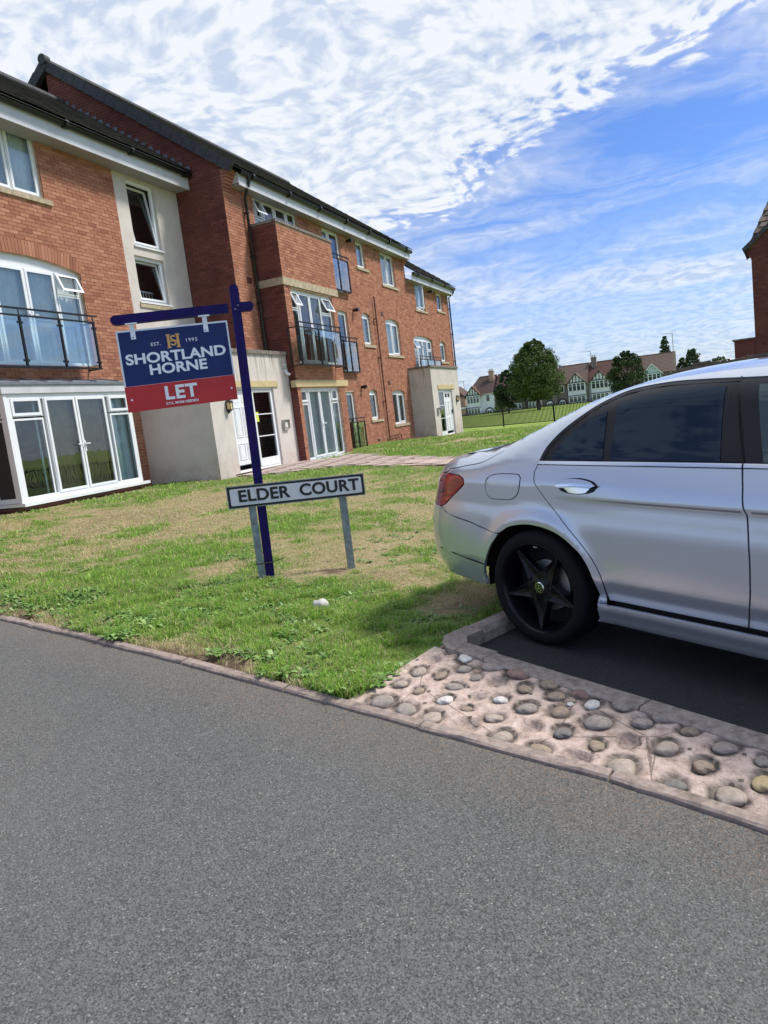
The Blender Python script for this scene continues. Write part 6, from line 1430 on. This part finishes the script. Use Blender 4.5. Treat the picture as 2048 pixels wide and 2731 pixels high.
MB().add([(3.1, 39.6, 7.34), (4.65, 43.8, 11.39), (4.3, 48, 7.34)], [(0, 1, 2)]).done('hip', M_TILEP, rb); MB().add([(3.1, 39.6, 7.33), (12, 39.6, 7.33), (12, 43.8, 11.38), (4.63, 43.8, 11.38)], [(0, 1, 2, 3)]).done('roof_underlay', M_TILEP, rb); MB().add([(2.98, 37.9, 6.9), (7.6, 37.9, 10.7), (7.6, 41, 10.7), (2.98, 41, 6.9)], [(0, 1, 2, 3)]).done('roof', M_TILEP, rb); MB().box((3.3, 39.6, 6.9), (12, 47.5, 7.3)).done('upper_wall', M_BRICKR, rb)
MB().box((2.40, 37.92, -.4), (3.27, 41, 2.96)).done('annex', M_BRICKR, rb); MB().box((2.32, 37.86, 2.965), (3.275, 41, 3.03)).done('annex_coping', M_COPE, rb)
rb.rotation_euler = (0, 0, math.radians(-7))
M_FEN = mat('weathered_fence_wood', rough=.9, build=noisy((.13, .105, .09), .4, 3, .3, 20))
fe = empty('timber_fence', (1, 33, 0)); tag(fe, 'weathered brown timber fence stepping up in front of the brick block', 'fence')
xs_ = [(-.45, 1.84), (-.1, 1.96), (.53, 2.10), (1.17, 2.06), (1.86, 2.05), (2.56, 2.12), (3.25, 2.10), (3.95, 2.18), (4.65, 2.24)]
for (a, za), (b, zb2) in zip(xs_[:-1], xs_[1:]):
    y = 33.0
    for k in range(14):
        z0 = -.1 + k * .165; 
        if z0 > za + .0: break
        sl = .05 * math.sin(k * 2 + a * 5); m2 = MB(); m2.add([(a + .02, y - .02, z0), (b - .01, y - .02, z0 + .03), (b - .01, y + .01, min(z0 + .20 + sl, za + .05)), (a + .02, y + .01, min(z0 + .19, za))], [(0, 1, 2, 3)]); m2.done('fence_board', M_FEN, fe)
    MB().box((a - .04, y - .04, -.1), (a + .04, y + .04, za + .06)).done('post', M_FEN, fe)

# ------------------------------------------------------------------ trees
def b_leaf(c0, c1, c2):
    def f(g, b, t):
        r = N(t, 'ShaderNodeNewGeometry').outputs['Random Per Island']; lk(t, g.ramp(r, [(0, c0), (.6, c1), (1, c2)]), b.inputs['Base Color'])
    return f
M_LEAF = mat('leaves', rough=.6, spec=.3, build=b_leaf((.03, .06, .012), (.075, .125, .025), (.18, .22, .06))); M_LEAFD = mat('dark_leaves', rough=.6, spec=.3, build=b_leaf((.016, .038, .012), (.042, .075, .022), (.09, .125, .04)))
M_BARK = mat('bark', (.06, .048, .038), .9)
def tree(x, y, h, prof, trunk, n, leaf, m, label, cat='tree', name='tree', seed=1, lobes=14, top_wisps=True):
    rg = np.random.default_rng(seed); zb = HZ(x, y); tr = empty(name, (x, y, zb)); tag(tr, label, cat)
    mb = MB(); th = h * trunk; mb.tube([(x, y, zb - .2), (x + .05, y, zb + th * .6), (x - .1, y + .05, zb + th * 1.1), (x + .1, y, zb + h * .75)], [h * .030, h * .024, h * .018, h * .005], 8)
    for k in range(9):
        a = rg.uniform(0, 2 * PI); r_ = np.interp(.3, *zip(*prof)) * .8; zz_ = zb + th * rg.uniform(.75, 1.6); mb.tube([(x, y, zz_), (x + .5 * r_ * math.cos(a), y + .5 * r_ * math.sin(a), zz_ + h * .10), (x + r_ * math.cos(a), y + r_ * math.sin(a), zz_ + h * .2)], [h * .012, h * .008, h * .003], 6)
    mb.done('trunk', M_BARK, tr)
    # clumps distributed through the crown; leaves on each clump shell
    pr = np.array(prof); cl = []
    while len(cl) < lobes * 8:
        t = rg.uniform(pr[0, 0], pr[-1, 0]); R_ = np.interp(t, pr[:, 0], pr[:, 1]); a = rg.uniform(0, 2 * PI); q = rg.uniform(.25, 1) ** .5 * R_ * .86
        cl.append((x + q * math.cos(a), y + q * math.sin(a), zb + t * h, rg.uniform(.12, .24) * max(.6, R_) * (1.0 if R_ > .8 else 1.4)))
    cl = np.array(cl); idx = rg.integers(0, len(cl), n); d = rg.normal(size=(n, 3)); d /= np.linalg.norm(d, axis=1)[:, None]; d[:, 2] *= .75
    c = cl[idx, :3] + d * (cl[idx, 3] * rg.uniform(.55, 1.25, n) ** .7 * 1.2)[:, None]
    u = rg.normal(size=(n, 3)); u /= np.linalg.norm(u, axis=1)[:, None]; v = np.cross(u, rg.normal(size=(n, 3))); v /= np.linalg.norm(v, axis=1)[:, None]; s = leaf * rg.uniform(.6, 1.4, n)[:, None]
    V = np.stack([c - u * s * .8, c + v * s * .5, c + u * s * .8, c - v * s * .5], 1).reshape(-1, 3); F = np.arange(n * 4).reshape(-1, 4)
    npobj('crown', V, F, m, tr); return tr
tree(-17.8, 98.3, 9.3, [(.17, 2.2), (.28, 3.6), (.42, 4.0), (.58, 3.6), (.75, 2.9), (.88, 1.8), (1.0, .7)], .2, 60000, .115, M_LEAF, 'large leafy green tree in front of the far terraced houses', seed=3, lobes=26)
tree(-22.6, 101.5, 5.9, [(.12, 1.4), (.3, 2.1), (.55, 1.9), (.8, 1.2), (1.0, .4)], .2, 16000, .115, M_LEAFD, 'smaller dark tree touching the left side of the large leafy tree', seed=5)
tree(-5.7, 89.8, 5.7, [(.14, 1.2), (.3, 2.0), (.5, 2.3), (.7, 2.1), (.88, 1.3), (1.0, .5)], .2, 18000, .105, M_LEAFD, 'round dense dark tree in front of the right part of the terrace', seed=8)
tree(-2.5, 160, 10.9, [(.55, 1.0), (.7, 1.2), (.85, .9), (1.0, .25)], .5, 3500, .18, M_LEAFD, 'narrow poplar rising behind the right end of the far roofs', seed=11)
tree(1.5, 100, 5.3, [(.2, 1.2), (.5, 1.6), (.8, 1.0), (1.0, .3)], .3, 4500, .15, M_LEAFD, 'dark bushy tree beyond the timber fence, right of the far houses', seed=13)
tree(.3, 101, 4.4, [(.2, .7), (.5, .9), (.8, .6), (1.0, .3)], .3, 1500, .15, M_LEAFD, 'thin dark tree just left of the bushy tree beyond the timber fence', seed=14)
tree(4.6, 100, 3.9, [(.2, 1.2), (.6, 1.6), (1.0, .7)], .3, 3000, .15, M_LEAF, 'low pale bush beyond the timber fence beside the brick annex', 'bush', 'bush', seed=17)
tree(-27.5, 118, 1.6, [(.0, 1.0), (.5, 1.3), (1.0, .6)], .1, 1500, .14, M_LEAF, 'small green bush in front of the house beside the white end house', 'bush', 'bush', seed=19)

# ------------------------------------------------------------------ grass
def hash_sel(n, seed): return np.random.default_rng(seed)
def blades(name, x, y, h, w, lean, col, mt, zoff=.03):
    n = len(x); rg = np.random.default_rng(5); lz = np.minimum(lean, 1.3); a = rg.uniform(0, 2 * PI, n); ca_, sa_ = np.cos(a), np.sin(a); b = rg.uniform(0, 2 * PI, n)
    z = hz(x, y) + zoff; lx, ly = np.cos(b) * lean * h, np.sin(b) * lean * h
    P0 = np.stack([x - ca_ * w, y - sa_ * w, z - .01], 1); P1 = np.stack([x + ca_ * w, y + sa_ * w, z - .01], 1)
    P2 = np.stack([x + ca_ * w * .8 + lx * .35, y + sa_ * w * .8 + ly * .35, z + h * .55], 1); P3 = np.stack([x - ca_ * w * .8 + lx * .35, y - sa_ * w * .8 + ly * .35, z + h * .55], 1)
    P4 = np.stack([x + lx, y + ly, z + h * (1 - .55 * lz)], 1)
    V = np.stack([P0, P1, P2, P3, P4], 1).reshape(-1, 3); i = np.arange(n)[:, None] * 5
    F = np.concatenate([i + [0, 1, 2], i + [0, 2, 3], i + [3, 2, 4]], 1).reshape(-1, 3)
    o = npobj(name, V, F, mt, kind='stuff'); o.data.shade_smooth(); at = o.data.attributes.new('tone', 'FLOAT', 'POINT'); at.data.foreach_set('value', np.repeat(col, 5).astype(np.float32)); return o
def b_grass(g, b, t):
    a = N(t, 'ShaderNodeAttribute'); a.attribute_name = 'tone'; f = g.sep(a.outputs['Vector'])[0]
    c = g.ramp(f, [(0, (.50, .41, .25)), (.22, (.62, .56, .32)), (.34, (.34, .43, .11)), (.65, (.14, .35, .035)), (1, (.50, .70, .15))]); lk(t, c, b.inputs['Base Color'])
    b.inputs['Subsurface Weight'].default_value = 0
    tr = N(t, 'ShaderNodeBsdfTranslucent'); lk(t, c, tr.inputs[0]); mx = N(t, 'ShaderNodeMixShader'); mx.inputs[0].default_value = .35; lk(t, b.outputs[0], mx.inputs[1]); lk(t, tr.outputs[0], mx.inputs[2]); lk(t, mx.outputs[0], t.nodes['Material Output'].inputs[0])
M_GRASS = mat('grass_blades', rough=.6, spec=.25, build=b_grass)
def scatter(n, x0, x1, y0, y1, seed, dmin, dmax):
    rg = np.random.default_rng(seed); x = rg.uniform(x0, x1, n); y = rg.uniform(y0, y1, n); d = np.hypot(x, y); k = (d >= dmin) & (d < dmax) & lawn_ok(x, y) & (x > -11.6 + 0 * y) 
    k &= ~((x < -9.5) & (y > 13.3)) & ~((x < -10.85) & (y > 9.1)); x, y = x[k], y[k]
    ax = np.stack([x, y], 1); ray = ax @ np.array([-.39, .92]); side = ax @ np.array([.92, .39]); k = np.abs(side) < ray * .70 + .8
    return x[k], y[k], rg
def onpath(x, y): return np.array([inpoly(a, b, PATHP) for a, b in zip(x, y)], bool)
def thatch(n, box, seed, dmin, dmax, hs, ws):
    x, y, rg = scatter(n, *box, seed, dmin, dmax); g_ = green_amt(x, y); keep = rg.uniform(0, 1, len(x)) < np.clip((.72 - g_) * 3, 0, 1) * np.clip((g_ - .16) * 7, .06, 1); x, y = x[keep], y[keep]
    if dmax > 10: k = ~onpath(x, y); x, y = x[k], y[k]
    m_ = len(x); tone = np.where(rg.uniform(0, 1, m_) < .80, rg.uniform(0, .24, m_), rg.uniform(.30, .7, m_)); blades('dry_grass', x, y, hs * rg.uniform(.5, 1.4, m_), ws * rg.uniform(.6, 1.3, m_), rg.uniform(1.1, 2.1, m_), tone, M_GRASS)
def make_grass(n, box, seed, dmin, dmax, hs, ws, name='grass'):
    x, y, rg = scatter(n, *box, seed, dmin, dmax)
    if dmax > 10:
        k = ~onpath(x, y) if len(x) < 200000 else np.ones(len(x), bool); x, y = x[k], y[k]
    g_ = green_amt(x, y); cl = vnoise(x, y, 5.5, 21, 2); q = g_ * .75 + cl * .25; r = rg.uniform(0, 1, len(x)); cl2 = vnoise(x, y, 8.5, 23, 2); keep = r < np.clip((q - .34) * 3.6, .36, 1) * np.clip((cl2 - .28) * 3.4, .12, 1) * np.clip((g_ - .12) * 7, .05, 1); x, y, q, cl = x[keep], y[keep], q[keep], cl[keep]
    lush = np.clip((q - .42) / .22, 0, 1); h = hs * (.35 + .75 * lush) * rg.uniform(.4, 1.3, len(x)) * (.25 + 1.5 * np.clip((cl2[keep] - .2) * 1.6, 0, 1))
    tone = np.where(rg.uniform(0, 1, len(x)) < .12 + .75 * (1 - lush), rg.uniform(0, .26, len(x)), rg.uniform(.34, 1, len(x)))
    blades(name, x, y, h, ws * rg.uniform(.6, 1.3, len(x)), rg.uniform(.3, 1.15, len(x)), tone, M_GRASS)
make_grass(560000, (-7, 0, 2.6, 7.2), 31, 0, 6.2, .052, .0023)
make_grass(320000, (-11, 1.5, 3.5, 12), 32, 6.2, 10.5, .050, .0036)
make_grass(300000, (-13, 8, 6, 24), 33, 10.5, 20, .05, .0075)
make_grass(160000, (-11, 16, 14, 33.5), 34, 20, 36, .055, .015)
thatch(260000, (-9, 0, 2.6, 9.5), 41, 0, 8.5, .030, .0022)
thatch(260000, (-12, 3, 5, 16), 42, 8.5, 15, .035, .0045)
# broad leaved weeds: rosettes of toothed leaves, thickest near the road edge
def b_weed(g, b, t):
    r = rnd_piece(g); c = g.ramp(r, [(0, (.07, .16, .03)), (.6, (.14, .27, .055)), (1, (.27, .38, .12))]); lk(t, c, b.inputs['Base Color'])
M_WEED = mat('weed_leaves', rough=.45, spec=.4, build=b_weed)
rg = np.random.default_rng(77); V = []; F = []; n = 0; cnt = 0
for _ in range(16000):
    if cnt > 1500: break
    x = rg.uniform(-6.5, 0); y = rg.uniform(2.7, 7.5)
    if not bool(lawn_ok(np.array(x), np.array(y))): continue
    dk = y - float(kerb_y(x)); p = float(green_amt(x, y)) * (1.0 if dk < 2.4 else .35)
    if float(vnoise(x, y, 1.7, 44, 2)) < .46 or rg.uniform() > p or (x - 0) ** 2 + y ** 2 > 64: continue
    cnt += 1; z = HZ(x, y) + .03; k = rg.integers(4, 9); L0 = rg.uniform(.025, .065) * (1.3 if dk < .9 else 1)
    for j in range(k):
        a = 2 * PI * j / k + rg.uniform(-.3, .3); L = L0 * rg.uniform(.7, 1.2); up = rg.uniform(.25, .9); w = L * rg.uniform(.12, .2); dx, dy = math.cos(a), math.sin(a)
        secs = [(0, .25, 0), (.3, .8, .30), (.55, 1.0, .48), (.8, .75, .50), (1.0, .05, .42)]
        for (t, ww, hh) in secs:
            for s in (-1, 1): V.append((x + dx * L * t * (1 - .2 * up) - s * dy * w * ww, y + dy * L * t * (1 - .2 * up) + s * dx * w * ww, z + L * up * hh + .004 * (ww) * 1))
        for q in range(4): F.append((n + 2 * q, n + 2 * q + 1, n + 2 * q + 3, n + 2 * q + 2))
        n += 10
npobj('ground_weeds', V, F, M_WEED, kind='stuff')
